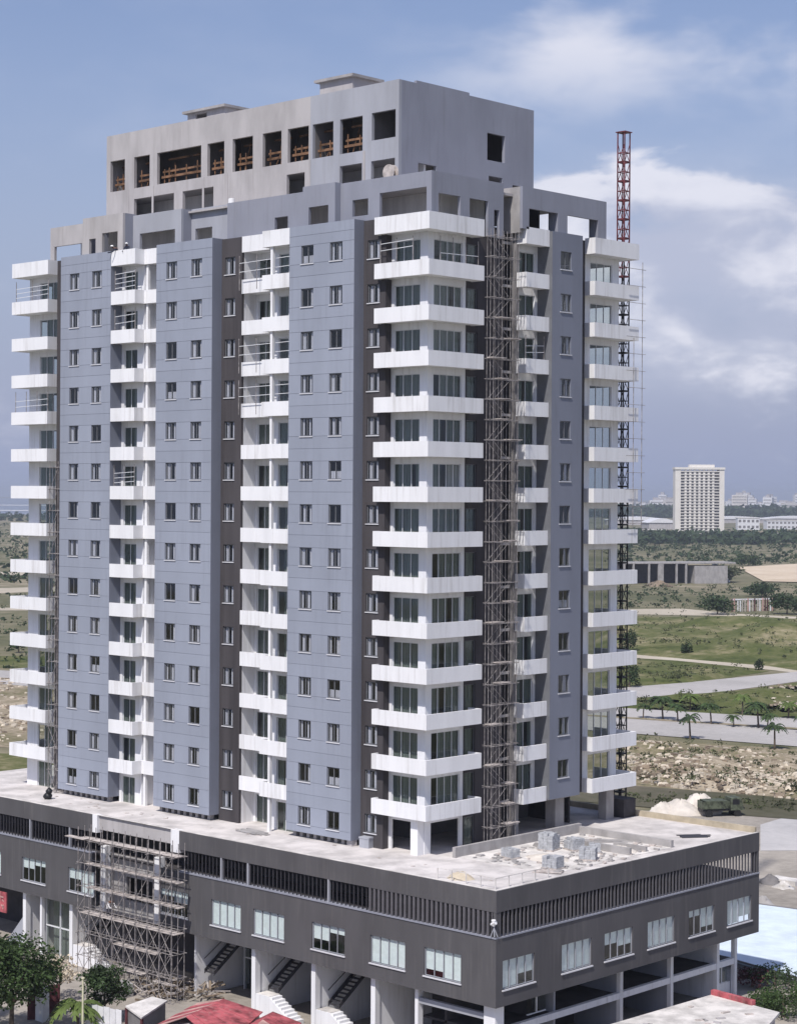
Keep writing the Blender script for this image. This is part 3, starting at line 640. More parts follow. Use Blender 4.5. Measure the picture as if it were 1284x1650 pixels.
# tube guard frames standing in single balconies
def guard(label, x0, y0, x1, y1, j, n=3, rails=(1.35, 1.95)):
    t = thing('tube_barrier', label, 'barrier', (0, 0, 0), 'tube barriers in the balconies'); z = zf(j)
    for i in range(n):
        f = i/(n - 1); MB().bar((x0 + (x1-x0)*f, y0 + (y1-y0)*f, z + .0), (x0 + (x1-x0)*f, y0 + (y1-y0)*f, z + 2.75), .03).build('upright', 'steel', t)
    for h in rails: MB().bar((x0, y0, z + h), (x1, y1, z + h + .12), .03).build('rail', 'framew', t)
guard('tube barrier in the top balcony of the leftmost stack', -50.2, FR + .3, -45.4, FR + .3, 13, 3, (1.3, 1.7, 2.1))
guard('tube barrier in the leftmost stack, four floors below its top balcony', -50.2, FR + .3, -45.4, FR + .3, 10, 4, (1.4, 1.9))
guard('tube barrier in the top balcony of the narrow second stack', -36.0, FR + .3, -33.3, FR + .3, 13, 3, (1.2, 1.6, 2.0, 2.4))
guard('tube barrier one floor below the top of the narrow second stack', -36.0, FR + .3, -33.3, FR + .3, 12, 3, (1.5, 2.1))
guard('tube barrier halfway up the narrow second stack', -36.0, FR + .3, -33.3, FR + .3, 8, 3, (1.2, 1.6, 2.0))
guard('tube barrier in the top balcony of the third stack', -20.5, FR + .5, -14.4, FR + .5, 13, 4, (1.45, 2.15))
guard('tube barrier two floors below the top of the third stack', -20.5, FR + .5, -14.4, FR + .5, 11, 4, (1.45, 2.15))
guard('tube barrier three floors below the top of the third stack', -20.5, FR + .5, -14.4, FR + .5, 10, 4, (1.45, 2.15))
guard('tube barrier at the front of the top corner balcony', -5.2, .35, -1.9, .35, 13, 3, (1.9, 2.4))
guard('tube barrier at the flank of the top corner balcony', -.35, 1.6, -.35, 5.8, 13, 4, (1.5,))
guard('tube barrier in the stained flank balcony beside the tall scaffold', -.35, 11.4, -.35, 13.6, 11, 3, (1.4, 1.9))
# hoist mast: square lattice
mast = thing('hoist_mast', 'slim red lattice hoist mast rising behind the far right corner of the tower', 'hoist mast')
mx, my, mw = -3.35, 27.75, .36
zT = 57.2
for sx_ in (-1, 1):
    for sy in (-1, 1): MB().bar((mx + sx_*mw, my + sy*mw, GZ), (mx + sx_*mw, my + sy*mw, 46.3), .06).build('chord', 'tank', mast); MB().bar((mx + sx_*mw, my + sy*mw, 46.3), (mx + sx_*mw, my + sy*mw, zT), .06).build('chord', 'mast', mast)
sec = MB()
for i in range(2):
    z = i*.8
    c = [(-mw, -mw), (mw, -mw), (mw, mw), (-mw, mw)]
    for k in range(4):
        a, b = c[k], c[(k + 1) % 4]
        sec.bar((*a, z), (*b, z), .045)
        if i == 0: sec.bar((*a, z), (*b, z + 1.6), .028)
        sec.bar((*a, z + (.06 if i == 0 else 0)), (*b, z + (.06 if i == 0 else 0)), .06 if i == 0 else .03)
secm = sec.mesh('mast_section', 'mast'); sec2 = sec.mesh('mast_section', 'tank')
n_ = int((zT - GZ)/1.6)
for i in range(n_): ob('mast_section', secm if GZ + i*1.6 > 45 else sec2, mast, (mx, my, GZ + i*1.6))
MB().box(mx - .5, my - .5, zT, mx + .5, my + .5, zT + .08).build('mast_head', 'mast', mast)

# ================================================================== ON THE DECK AND THE ROOFS
bme = B(0, 0, 0, .38, .19, .19).mesh('block', 'block')
def block_stack(label, x, y, nx, ny, nz, rz=0, miss=.12):
    t = thing('block_stack', label, 'block stack', (x, y, DECK + .035), 'stacks of concrete blocks on the deck', rz)
    B(-.05, -.05, 0, nx*.40 + .02, ny*.21 + .02, .10).build('pallet', 'board', t)
    for i in range(nx):
        for j in range(ny):
            for k in range(nz):
                if k >= nz - 1 and random.random() < miss*3: continue
                if 0 < i < nx - 1 and 0 < j < ny - 1 and k < nz - 2: continue
                ob('block', bme, t, (i*.40 + random.uniform(-.01, .01), j*.21, .105 + k*.20))
block_stack('tallest stack of grey concrete blocks against the pool kerb', 3.6, 8.4, 3, 6, 6, .2)
block_stack('low broken stack of concrete blocks behind the tallest one', 4.6, 10.2, 3, 5, 4, -.3)
block_stack('stack of concrete blocks near the deck edge at mid pool', 8.2, 7.4, 3, 5, 4, .5)
block_stack('stack of concrete blocks at the deck edge nearest the podium corner', 8.2, 3.2, 3, 5, 4, .1)
def heap(name, label, cat, c, rx, ry, h, mt, n=26, seed=1, group=None, rough_=.12):
    rr = random.Random(seed); m = MB(); rings = 7; vs_ = [(0, 0, h)]
    for i in range(1, rings + 1):
        f = i/rings
        for k in range(n):
            a = 2*math.pi*k/n; j = 1 + rr.uniform(-rough_, rough_)
            vs_.append((math.cos(a)*rx*f*j, math.sin(a)*ry*f*j, h*max(0, (1 - f**(1.25 if rough_ > .2 else 2.0)))*(1 + rr.uniform(-.18, .18)) - (.02 if i == rings else 0)))
    fs = [(0, 1 + k, 1 + (k + 1) % n) for k in range(n)]
    for i in range(rings - 1):
        b0, b1 = 1 + i*n, 1 + (i + 1)*n
        for k in range(n): fs.append((b0 + k, b1 + k, b1 + (k + 1) % n, b0 + (k + 1) % n))
    m.add(vs_, fs); o = m.build(name, mt, None, True); o.location = c
    return tag(o, label, cat, group)
heap('sand_heap', 'small heap of tan sand on the deck by the podium corner', 'sand heap', (6.4, -3.4, DECK), 1.0, .8, .45, 'sand', seed=3)
heap('cement_heap', 'spill of white cement beside the tallest block stack', 'cement heap', (6.2, 6.3, DECK + .03), 1.7, 1.3, .3, 'wsand', seed=4)
heap('cement_heap', 'pale mortar heap on the pool floor near the far kerb', 'cement heap', (8.0, 12.6, DECK + .03), 1.4, .9, .35, 'wsand', seed=5)
def planks(label, c, rz, n, L_, mt='board'):
    t = thing('plank_stack', label, 'planks', c, 'plank stacks on the deck', rz); rr = random.Random(int(c[0]*10))
    for i in range(n): 
        o = B(0, 0, 0, L_*rr.uniform(.8, 1), .22, .05).build('plank', mt, t); o.location = (rr.uniform(0, .4), (i % 5)*.26, .0 + (i//5)*.055); o.rotation_euler = (0, 0, rr.uniform(-.04, .04))
planks('stack of grey planks on the deck before the third balcony stack', (-18.4, -1.9, DECK + .01), -.1, 10, 2.9, 'rawconc')
planks('short planks on the deck edge near the podium corner', (8.6, 1.6, DECK + .01), .5, 8, 1.9)
planks('long planks lying on the pool floor by the far kerb', (3.6, 12.8, DECK + .04), .75, 5, 4.2, 'rawconc')
planks('planks leaning low on the deck by the far right edge', (8.0, 20.2, DECK + .01), .9, 5, 2.4, 'louvredark')
block_stack('stack of concrete blocks beside the far kerb of the pool', 7.2, 10.0, 2, 4, 3, .8)
block_stack('lone stack of concrete blocks on the right flank of the deck beyond the pool', 3.4, 4.4, 3, 4, 3, -.2)
rr = random.Random(77); dm = MB(); dm2 = MB()
for i in range(190):
    x, y = rr.uniform(1.6, 10.2), rr.uniform(2.4, 16.2); (dm if rr.random() < .6 else dm2).box(x, y, DECK + .032, x + rr.uniform(.08, .5), y + rr.uniform(.08, .35), DECK + .05 + rr.uniform(.01, .12))
for i in range(30):
    x, y = rr.uniform(-46, 9), rr.uniform(-3.2, -.8); dm2.box(x, y, DECK + .003, x + rr.uniform(.05, .35), y + rr.uniform(.05, .3), DECK + rr.uniform(.02, .05))
kind(dm.build('deck_rubble', 'rawconc'), 'stuff'); kind(dm2.build('deck_rubble', 'board'), 'stuff')
def crate(label, x, y, w_, d_, h_, mt, rz=0):
    t = thing('site_box', label, 'box', (x, y, DECK + .005), None, rz); m = MB(); m.box(0, 0, 0, w_, d_, h_*.85); m.build('box_body', mt, t); B(-.03, -.03, h_*.85, w_ + .03, d_ + .03, h_).build('box_lid', mt, t)
crate('larger grey site box beside the foot of the third grey volume', -6.7, .0, .9, .6, .8, 'grey2', .1)
crate('smaller grey site box beside the foot of the third grey volume', -7.9, -.1, .6, .5, .55, 'conc', -.15)
# black sacks on the left deck
t = thing('rubbish_sacks', 'two black sacks piled on the deck left of the first grey volume', 'sacks', (-41.4, -2.8, DECK))
for i, (x, y, z, r_) in enumerate(((0, 0, 0, .36), (.12, .05, .5, .27))):
    m = MB(); n = 12
    vs_ = []; 
    for a in range(6):
        zz = a/5; rad = r_*(.75, 1, 1.02, .85, .5, .15)[a]
        for k in range(n): w_ = 1 + .14*math.sin(k*2.3 + a); vs_.append((math.cos(2*math.pi*k/n)*rad*w_, math.sin(2*math.pi*k/n)*rad*w_, zz*r_*1.9))
    fs = [(a*n + k, a*n + (k+1) % n, (a+1)*n + (k+1) % n, (a+1)*n + k) for a in range(5) for k in range(n)] + [tuple(range(5*n, 6*n))]
    m.add(vs_, fs); o = m.build('sack', 'tank', t, True); o.location = (x, y, z)
# corner floodlight on the podium
fl = thing('floodlight', 'white floodlight on a grey bracket at the podium corner', 'floodlight', (PX1 - .1, PY0 - .05, -2.6))
MB().bar((0, 0, 0), (0, -.05, .75), .05, 6).bar((-.25, -.1, 0), (0, -.05, .6), .03).bar((.2, .1, 0), (0, -.05, .6), .03).build('bracket', 'grey2', fl)
m = MB(); m.bar((0, -.08, .75), (.02, -.12, 1.15), .10, 10, .16); m.build('lamp_body', 'hat', fl); m = MB(); m.bar((-.18, -.15, .82), (.16, -.1, 1.02), .08, 8, .17); m.build('lamp_hood', 'hat', fl)
# railing pieces at the podium corner
t = thing('corner_railing', 'low pale railing on the deck at the podium corner', 'railing', (0, 0, 0))
for i in range(5): MB().bar((PX1 - .6, PY0 + .6 + i*1.4, DECK), (PX1 - .6, PY0 + .6 + i*1.4, DECK + .75), .04).build('rail_post', 'whiteroof', t)
for i in range(4): MB().bar((PX1 - .6 - (i + 1)*1.3, PY0 + .6, DECK), (PX1 - .6 - (i + 1)*1.3, PY0 + .6, DECK + .75), .04).build('rail_post', 'whiteroof', t)
MB().bar((PX1 - .6, PY0 + .6, DECK + .72), (PX1 - .6, PY0 + 6.2, DECK + .72), .03).build('rail', 'whiteroof', t); MB().bar((PX1 - .6, PY0 + .6, DECK + .72), (PX1 - 5.8, PY0 + .6, DECK + .72), .03).build('rail', 'whiteroof', t)
# round dish-like coil on the terrace parapet
t = thing('cable_drum', 'round cable drum standing on the corner terrace parapet', 'cable drum', (-6.6, 2.6, 50.5))
for y in (0, .45):
    m = MB(); m.bar((0, y, .6), (0, y + .06, .6), .6, 18); m.build('drum_flange', 'board', t)
MB().bar((0, .06, .6), (0, .45, .6), .3, 14).build('drum_core', 'timber', t)
# building-site washing line of stains needs no objects; gas bottles on the terrace
for i, (x, y) in enumerate(((-8.9, 3.2), (-25.2, 3.4))):
    t = thing('water_drum', ('blue-grey water drum on the terrace behind the corner parapet', 'white water drum on the terrace above the second grey volume')[i], 'drum', (x, y, 50.16 if i else 49.81))
    m = MB(); m.bar((0, 0, 0), (0, 0, .85), .28, 14); m.build('drum_body', ('grey', 'hat')[i], t); MB().bar((0, 0, .86), (0, 0, .92), .24, 14).build('drum_lid', ('grey', 'hat')[i], t)

# ================================================================== PEOPLE (small workers)
def person(name_label, loc, rz, pts, edges, radii, shirt, hat=None, headpt=None):
    me = bpy.data.meshes.new('person'); me.from_pydata(pts, edges, []); o = ob('person', me, None, loc, rz); tag(o, name_label, 'person', 'workers on the building')
    m = bpy.data.materials.new('worker_' + shirt); m.use_nodes = True; t = m.node_tree; b = t.nodes['Principled BSDF']; b.inputs['Roughness'].default_value = .9
    tcn = t.nodes.new('ShaderNodeTexCoord'); se = t.nodes.new('ShaderNodeSeparateXYZ'); t.links.new(tcn.outputs['Object'], se.inputs[0])
    rp = t.nodes.new('ShaderNodeValToRGB'); mr = t.nodes.new('ShaderNodeMapRange'); mr.inputs[2].default_value = 1.8; t.links.new(se.outputs[2], mr.inputs[0]); t.links.new(mr.outputs[0], rp.inputs[0])
    top = max(p[2] for p in pts); hz = (headpt[2] - .16)/1.8
    cr = rp.color_ramp; cr.interpolation = 'CONSTANT'; cr.elements[0].color = (.03, .032, .045, 1); cr.elements[1].position = hz; cr.elements[1].color = (.13, .07, .05, 1)
    e = cr.elements.new(hz*.52); e.color = (.62, .6, .6, 1) if shirt == 'pale' else (.03, .035, .06, 1)
    t.links.new(rp.outputs[0], b.inputs['Base Color']); me.materials.append(m)
    sk = o.modifiers.new('skin', 'SKIN'); su = o.modifiers.new('sub', 'SUBSURF'); su.levels = su.render_levels = 1
    for v, r_ in zip(me.skin_vertices[0].data, radii): v.radius = (r_, r_)
    me.skin_vertices[0].data[0].use_root = True
    if hat:
        h = MB(); n = 12; vs_ = [(0, 0, .13)]
        for k in range(n): a = 2*math.pi*k/n; vs_.append((math.cos(a)*.10, math.sin(a)*.115, .085))
        for k in range(n): a = 2*math.pi*k/n; vs_.append((math.cos(a)*.125, math.sin(a)*.14, .02))
        for k in range(n): a = 2*math.pi*k/n; vs_.append((math.cos(a)*.15, math.sin(a)*.18, .01))
        fs = [(0, 1+k, 1+(k+1) % n) for k in range(n)] + [(1+r0*n+k, 1+(r0+1)*n+k, 1+(r0+1)*n+(k+1) % n, 1+r0*n+(k+1) % n) for r0 in range(2) for k in range(n)]
        h.add(vs_, fs); c = h.build('hard_hat', hat, o, True); c.location = (headpt[0], headpt[1], headpt[2] + .02)
def stand(bend=0.0, arm=.2):
    b = bend
    P_ = [(0,0,.95), (0,-b*.35,1.2), (0,-b*.8,1.45-b*.25), (0,-b*.95,1.53-b*.3), (0,-b*1.1,1.66-b*.35),
          (-.10,0,.88), (-.12,-.03,.48), (-.12,.03,.06), (-.12,-.14,.03), (.10,0,.88), (.13,-.03,.48), (.13,.03,.06), (.13,-.14,.03),
          (-.19,-b*.75,1.42-b*.25), (-.26,-b*.8-arm*.4,1.15-b*.2), (-.22,-b*.9-arm*1.3,.98-b*.1), (-.21,-b*.9-arm*1.7,.92), (.19,-b*.75,1.42-b*.25), (.26,-b*.8-arm*.4,1.15-b*.2), (.22,-b*.9-arm*1.3,.98-b*.1), (.21,-b*.9-arm*1.7,.92)]
    E_ = [(0,1),(1,2),(2,3),(3,4),(0,5),(5,6),(6,7),(7,8),(0,9),(9,10),(10,11),(11,12),(2,13),(13,14),(14,15),(15,16),(2,17),(17,18),(18,19),(19,20)]
    Rr = [.14,.13,.15,.06,.10,.09,.065,.045,.04,.09,.065,.045,.04,.065,.05,.035,.035,.065,.05,.035,.035]
    return P_, E_, Rr
p_, e_, r_ = stand(.25, .25)
person('worker in dark clothes and white hard hat standing behind the top parapet', (-34.6, .15, ZTOP), R(20), p_, e_, r_, 'dark', 'hat', p_[4])
p_, e_, r_ = stand(.7, .3)
person('worker stooping low at the top parapet left of a white-helmeted worker', (-35.5, .1, ZTOP), R(-30), p_, e_, r_, 'dark', 'hat', p_[4])
p_, e_, r_ = stand(.9, .35)
person('worker in pale clothes bending on the entrance scaffold platform', (-28.4, -6.4, zb[3] + .06), R(70), p_, e_, r_, 'pale', None, p_[4])
p_, e_, r_ = stand(.1, .2)
person('dark figure standing behind the louvres of the right flank', (PX1 - .9, 1.3, -2.6), R(200), p_, e_, r_, 'dark', None, p_[4])

# ================================================================== GROUND, ROADS, WATER
def ground_mat(name, stops, s1=.02, s2=.35, bump=.4, s3=None):
    m = bpy.data.materials.new(name); m.use_nodes = True; t = m.node_tree; b = t.nodes['Principled BSDF']; l = t.links
    b.inputs['Roughness'].default_value = .95; b.inputs['Specular IOR Level'].default_value = .1
    g = t.nodes.new('ShaderNodeNewGeometry')
    def nz_(s, d=6, r_=.62):
        n = t.nodes.new('ShaderNodeTexNoise'); n.inputs['Scale'].default_value = s; n.inputs['Detail'].default_value = d; n.inputs['Roughness'].default_value = r_; l.new(g.outputs['Position'], n.inputs['Vector']); return n.outputs[0]
    a, c = nz_(s1), nz_(s2, 8, .7)
    mx = t.nodes.new('ShaderNodeMath'); mx.operation = 'MULTIPLY_ADD'; l.new(c, mx.inputs[0]); mx.inputs[1].default_value = .55
    m2 = t.nodes.new('ShaderNodeMath'); m2.operation = 'MULTIPLY_ADD'; l.new(a, m2.inputs[0]); m2.inputs[1].default_value = .75; m2.inputs[2].default_value = -.15; l.new(m2.outputs[0], mx.inputs[2])
    r_ = t.nodes.new('ShaderNodeValToRGB'); l.new(mx.outputs[0], r_.inputs[0]); cr = r_.color_ramp
    for i, (p, col) in enumerate(stops):
        e = cr.elements[i] if i < 2 else cr.elements.new(p)
        e.position = p; e.color = (*col, 1)
    l.new(r_.outputs[0], b.inputs['Base Color'])
    bp = t.nodes.new('ShaderNodeBump'); bp.inputs['Strength'].default_value = bump; bp.inputs['Distance'].default_value = .5; l.new(c, bp.inputs['Height']); l.new(bp.outputs[0], b.inputs['Normal'])
    return m
M['land'] = ground_mat('scrubland', [(.30, (.085, .09, .05)), (.42, (.125, .125, .07)), (.52, (.18, .165, .105)), (.62, (.27, .235, .165)), (.72, (.36, .31, .23))], .011, .12)
M['grass'] = ground_mat('meadow', [(.34, (.06, .075, .024)), (.44, (.09, .105, .035)), (.52, (.125, .13, .055)), (.58, (.19, .175, .09)), (.68, (.30, .26, .17))], .05, .35)
M['dry'] = ground_mat('dry_bank', [(.28, (.12, .115, .055)), (.42, (.19, .17, .10)), (.52, (.30, .25, .18)), (.64, (.48, .41, .31))], .07, .8)
M['wet'] = ground_mat('boggy_ditch', [(.3, (.07, .07, .04)), (.5, (.10, .095, .065)), (.7, (.15, .13, .10))], .05, .5, .2)
M['yard'] = ground_mat('dusty_yard', [(.3, (.22, .20, .175)), (.5, (.33, .30, .265)), (.7, (.44, .40, .35))], .08, .9, .2)
M['yardc'] = ground_mat('concrete_yard', [(.3, (.40, .39, .385)), (.5, (.47, .455, .45)), (.7, (.53, .51, .50))], .08, .9, .1)
M['road'] = ground_mat('pale_road', [(.3, (.34, .325, .31)), (.5, (.41, .39, .375)), (.7, (.46, .44, .42))], .06, .9, .05)
M['track'] = ground_mat('sand_track', [(.3, (.36, .32, .25)), (.5, (.45, .40, .32)), (.7, (.54, .49, .40))], .06, .9, .1)
M['sandpit'] = ground_mat('quarry_sand', [(.3, (.45, .36, .26)), (.5, (.58, .48, .36)), (.7, (.64, .55, .44))], .03, .4, .2)
M['water'] = mat('sea_water', (.055, .085, .14), .12, .1, .02, spec=.5, bump=.15, bscale=.2)
M['surf'] = mat('surf_foam', (.62, .63, .64), .8, .1, .02)
def sheet(name, pts, z, mt, k='structure'):
    m = MB(); m.add([(p[0], p[1], z) for p in pts], [tuple(range(len(pts)))]); o = m.build(name, mt)
    a = sum(p[0]*q[1] - q[0]*p[1] for p, q in zip(pts, pts[1:] + pts[:1]))
    if a < 0: o.data.flip_normals()
    return kind(o, k)
def gs(name, uv, dz, mt): return sheet(name, [G(u, v)[:2] for u, v in uv], GZ + dz, mt)
FAR = 15000
gnd = MB(); gnd.add([(-FAR, -400, GZ), (900, -400, GZ), (900, FAR, GZ), (-FAR, FAR, GZ)], [(0, 1, 2, 3)]); kind(gnd.build('ground', 'land'), 'structure')
def far(u, d): q = sight(u, PH); q = Vector((q.x, q.y)).normalized(); return Vector((CAM.x, CAM.y)) + q*d
sheet('sea', [tuple(far(u, d)) for u, d in ((-900, 3300), (-200, 3350), (300, 3500), (500, 14000), (300, 14300), (-900, 14300))], GZ + .6, 'water')
for i, (d, wd) in enumerate(((3450, 120), (4150, 260), (5900, 420))): sheet('surf_line', [tuple(far(-700, d)), tuple(far(260, d + 60)), tuple(far(260, d + wd)), tuple(far(-700, d + wd - 40))], GZ + .9, 'surf')
def strip(name, a0, a1, b0, b1, dz, mt, e0=700, e1=350):
    """a straight road: near and far edge given at two surveyed stations, prolonged both ways"""
    A0, A1, B0, B1 = [G(*p) for p in (a0, a1, b0, b1)]
    d0 = (B0 - A0).normalized(); d1 = (B1 - A1).normalized()
    pts = [A0 - d0*e0, B0 + d0*e1, B1 + d0*e1, A1 - d0*e0]
    return sheet(name, [p[:2] for p in pts], GZ + dz, mt)
# right-hand country, far to near
from mathutils import noise as mn
def hgt(x, y, amp, sc_): return amp*max(0, mn.noise(Vector((x*sc_, y*sc_, 3.7))) + .55*mn.noise(Vector((x*sc_*2.7, y*sc_*2.7, 1.2))) + .35)
BANKS = []
def bank(name, uv, nu, nv, amp, sc_, mt, dz=.03):
    q = [G(u, v) for u, v in uv]; m = MB(); vs_ = []
    for j in range(nv + 1):
        for i in range(nu + 1):
            x, y = quadpt(q, i/nu, j/nv); e = min(1, 5*min(j/nv, 1 - j/nv, 2*i/nu, 2 - 2*i/nu)); vs_.append((x, y, GZ + dz + e*hgt(x, y, amp, sc_)))
    m.add(vs_, [(j*(nu+1)+i, (j+1)*(nu+1)+i, (j+1)*(nu+1)+i+1, j*(nu+1)+i+1) for j in range(nv) for i in range(nu)])
    o = m.build(name, mt, None, True)
    if sum(p.normal.z for p in o.data.polygons) < 0: o.data.flip_normals()
    return kind(o, 'structure')
def quadpt(q, s, t):
    a = (q[0][0]*(1-s) + q[1][0]*s, q[0][1]*(1-s) + q[1][1]*s); b = (q[3][0]*(1-s) + q[2][0]*s, q[3][1]*(1-s) + q[2][1]*s)
    return a[0]*(1-t) + b[0]*t, a[1]*(1-t) + b[1]*t
bank('green_bank', [(960, 993), (1420, 1005), (1420, 1090), (960, 1050)], 60, 30, 5.0, .022, 'grass')
bank('green_bank', [(960, 1061), (1235, 1082), (1115, 1100), (960, 1112)], 40, 20, 1.1, .04, 'grass')
bank('green_bank', [(960, 1131), (1420, 1095), (1420, 1166), (960, 1139)], 50, 14, 1.8, .07, 'grass')
bank('rubble_bank', [(930, 1188), (1500, 1232), (1500, 1304), (930, 1256)], 90, 26, 1.5, .06, 'dry', .06)
gs('meadow', [(960, 992), (1180, 996), (1420, 1006), (1420, 1092), (1200, 1078), (960, 1056)], .02, 'grass')
gs('sand_track', [(960, 982), (1100, 981), (1180, 989), (1420, 1001), (1420, 1005), (1170, 993), (960, 989)], .05, 'track')
gs('sand_track', [(960, 1049), (1090, 1057), (1180, 1065), (1284, 1081), (1420, 1096), (1420, 1102), (1250, 1081), (1090, 1065), (960, 1057)], .06, 'track')
gs('meadow', [(960, 1060), (1090, 1067), (1200, 1077), (1240, 1082), (1180, 1092), (1110, 1101), (960, 1113)], .04, 'grass')
gs('road', [(960, 1112), (1100, 1101), (1284, 1083), (1420, 1070), (1420, 1092), (1284, 1099), (1160, 1116), (960, 1130)], .08, 'road')
gs('meadow', [(960, 1131), (1160, 1117), (1284, 1100), (1420, 1093), (1420, 1168), (1284, 1157), (960, 1139)], .03, 'grass')
strip('road', (1030, 1158), (1030, 1143), (1284, 1174), (1284, 1159), .10, 'road')
strip('road', (1030, 1184), (1030, 1160.5), (1284, 1204), (1284, 1177), .11, 'road')
strip('kerb', (1030, 1160.6), (1030, 1158.2), (1284, 1176.8), (1284, 1174.2), .14, 'dry')
gs('embankment', [(930, 1186), (1284, 1208), (1500, 1226), (1500, 1312), (1284, 1290), (930, 1262)], .05, 'dry')
gs('ditch', [(900, 1258), (1284, 1288), (1500, 1308), (1500, 1330), (1284, 1322), (1180, 1314), (900, 1290)], .09, 'wet')
gs('sand_pit', [(1188, 915), (1420, 902), (1420, 942), (1230, 938)], .4, 'sandpit')
gs('yard', [(700, 1290), (1180, 1314), (1500, 1330), (2600, 1900), (1100, 2300), (300, 1900), (-260, 1700), (-120, 1262)], .03, 'yard')
gs('concrete_yard', [(1225, 1330), (1284, 1312), (1420, 1318), (1420, 1372), (1225, 1372)], .06, 'yardc')
# left-hand country
gs('meadow', [(-160, 1212), (60, 1216), (160, 1222), (160, 1246), (50, 1243), (-160, 1246)], .06, 'grass')
gs('sand_track', [(-160, 1247), (60, 1244), (160, 1247), (160, 1258), (50, 1262), (-160, 1268)], .08, 'track')
gs('embankment', [(-160, 1088), (60, 1092), (160, 1098), (160, 1208), (60, 1206), (-160, 1202)], .05, 'dry')
gs('sand_track', [(-160, 952), (30, 947), (160, 944), (160, 951), (30, 955), (-160, 962)], .05, 'track')
gs('sand_track', [(-160, 920), (30, 922), (160, 924), (160, 927), (30, 927), (-160, 926)], .05, 'track')
gs('meadow', [(-160, 1056), (60, 1058), (160, 1060), (160, 1078), (-160, 1074)], .04, 'grass')
gs('sand_track', [(-160, 978), (60, 980), (160, 981), (160, 984), (-160, 984)], .05, 'track')

# rocks on the banks: nobody could count them
def rock(m, x, y, z, s, rr):
    c = [(-1,-1,-.6),(1,-1,-.6),(1,1,-.6),(-1,1,-.6),(-.7,-.7,.7),(.7,-.7,.7),(.7,.7,.7),(-.7,.7,.7)]
    a = rr.uniform(0, 6.28); ca, sa = math.cos(a), math.sin(a); k = (s*rr.uniform(.6, 1.3), s*rr.uniform(.5, 1), s*rr.uniform(.4, .8))
    vs_ = []
    for p in c:
        q = [p[i]*k[i]*(1 + rr.uniform(-.3, .3))*.5 for i in range(3)]
        vs_.append((x + q[0]*ca - q[1]*sa, y + q[0]*sa + q[1]*ca, z + q[2]))
    m.add(vs_, [(0,3,2,1),(4,5,6,7),(0,1,5,4),(1,2,6,5),(2,3,7,6),(3,0,4,7)])
def quadpt(q, s, t):
    a = (q[0][0]*(1-s) + q[1][0]*s, q[0][1]*(1-s) + q[1][1]*s); b = (q[3][0]*(1-s) + q[2][0]*s, q[3][1]*(1-s) + q[2][1]*s)
    return a[0]*(1-t) + b[0]*t, a[1]*(1-t) + b[1]*t
M['rock'] = mat('pale_rubble', (.58, .51, .41), .95, .25, .5, bump=.3); M['rockb'] = mat('brown_rubble', (.24, .19, .14), .95, .3, .4, bump=.3)
rr = random.Random(11)
for nm, quad, n, smin, smax, bias in (('rubble', [(1000, 1192), (1420, 1232), (1420, 1304), (1000, 1262)], 3400, .25, 1.15, .7), ('rubble', [(1235, 1108), (1420, 1092), (1420, 1150), (1240, 1140)], 500, .4, 1.3, 1), ('rubble', [(-120, 1092), (120, 1096), (120, 1200), (-120, 1196)], 1500, .3, 1.2, 1.6)):
    a, b = MB(), MB()
    for i in range(n):
        s, t = rr.random(), rr.random()**bias
        if math.sin(s*23 + 3*math.sin(t*5)) + math.sin(t*9 + s*4) < -.35 and rr.random() < .8: continue
        u, v = quadpt(quad, s, t); p = G(u, v); sz = smin + (smax - smin)*rr.random()**2.4
        e = min(1, 6*min(rr.random()*.3 + t*.7, 1 - t)); z = GZ + .1 + (min(1, 6*min(max(0, (t*.97 + .01)), 1 - t))*hgt(p.x, p.y, 1.5, .06)*.95 if quad[0][1] == 1192 else 0)
        rock(a if rr.random() < .6 else b, p.x, p.y, z, sz, rr)
    kind(a.build(nm, 'rock'), 'stuff'); kind(b.build(nm, 'rockb'), 'stuff')

# ================================================================== VEGETATION
def leaves(m, c, rx, ry, rz, n, s, rr, shell=.35):
    for i in range(n):
        while True:
            p = Vector((rr.uniform(-1, 1), rr.uniform(-1, 1), rr.uniform(-1, 1)))
            if shell < p.length < 1: break
        q = Vector((c[0] + p.x*rx, c[1] + p.y*ry, c[2] + p.z*rz))
        a = Vector((rr.gauss(0, 1), rr.gauss(0, 1), rr.gauss(0, .6))).normalized(); b = a.cross(Vector((rr.gauss(0, 1), rr.gauss(0, 1), rr.gauss(0, 1)))).normalized()
        k = s*rr.uniform(.6, 1.3); a = a*k; b = b*k*.5
        m.add([q - a, q + b, q + a, q - b], [(0, 1, 2, 3)])
def tree(name, label, base, h, cr, clumps, per, leaf, mt, seed, group=None, trunk=None, cat='tree', low=.35):
    rr = random.Random(seed); t = thing(name, label, cat, base, group); m = MB()
    th = h*low
    m.bar((0, 0, -.05), (.05*h*.2, 0, th), h*.030, 7, h*.02)
    lim = []
    for i in range(6):
        a = i*1.05 + rr.uniform(-.3, .3); e = (math.cos(a)*cr*.62, math.sin(a)*cr*.62, th + (h - th)*rr.uniform(.3, .75)); lim.append(e)
        m.bar((.05*h*.2, 0, th*.92), e, h*.014, 5, h*.004)
    m.bar((.05*h*.2, 0, th), (0, 0, h*.85), h*.016, 5, h*.004)
    m.build('trunk', 'bark', t)
    f = MB()
    for i in range(clumps):
        a = rr.uniform(0, 6.28); rad = cr*math.sqrt(rr.random())*.85; zz = th + (h - th)*rr.uniform(.12, .9)
        k = 1 - abs((zz - th)/(h - th) - .45)*.9
        leaves(f, (math.cos(a)*rad*k, math.sin(a)*rad*k, zz), cr*.30, cr*.30, cr*.20, per, leaf, rr, .1)
    f.build('crown', mt, t)
    return t
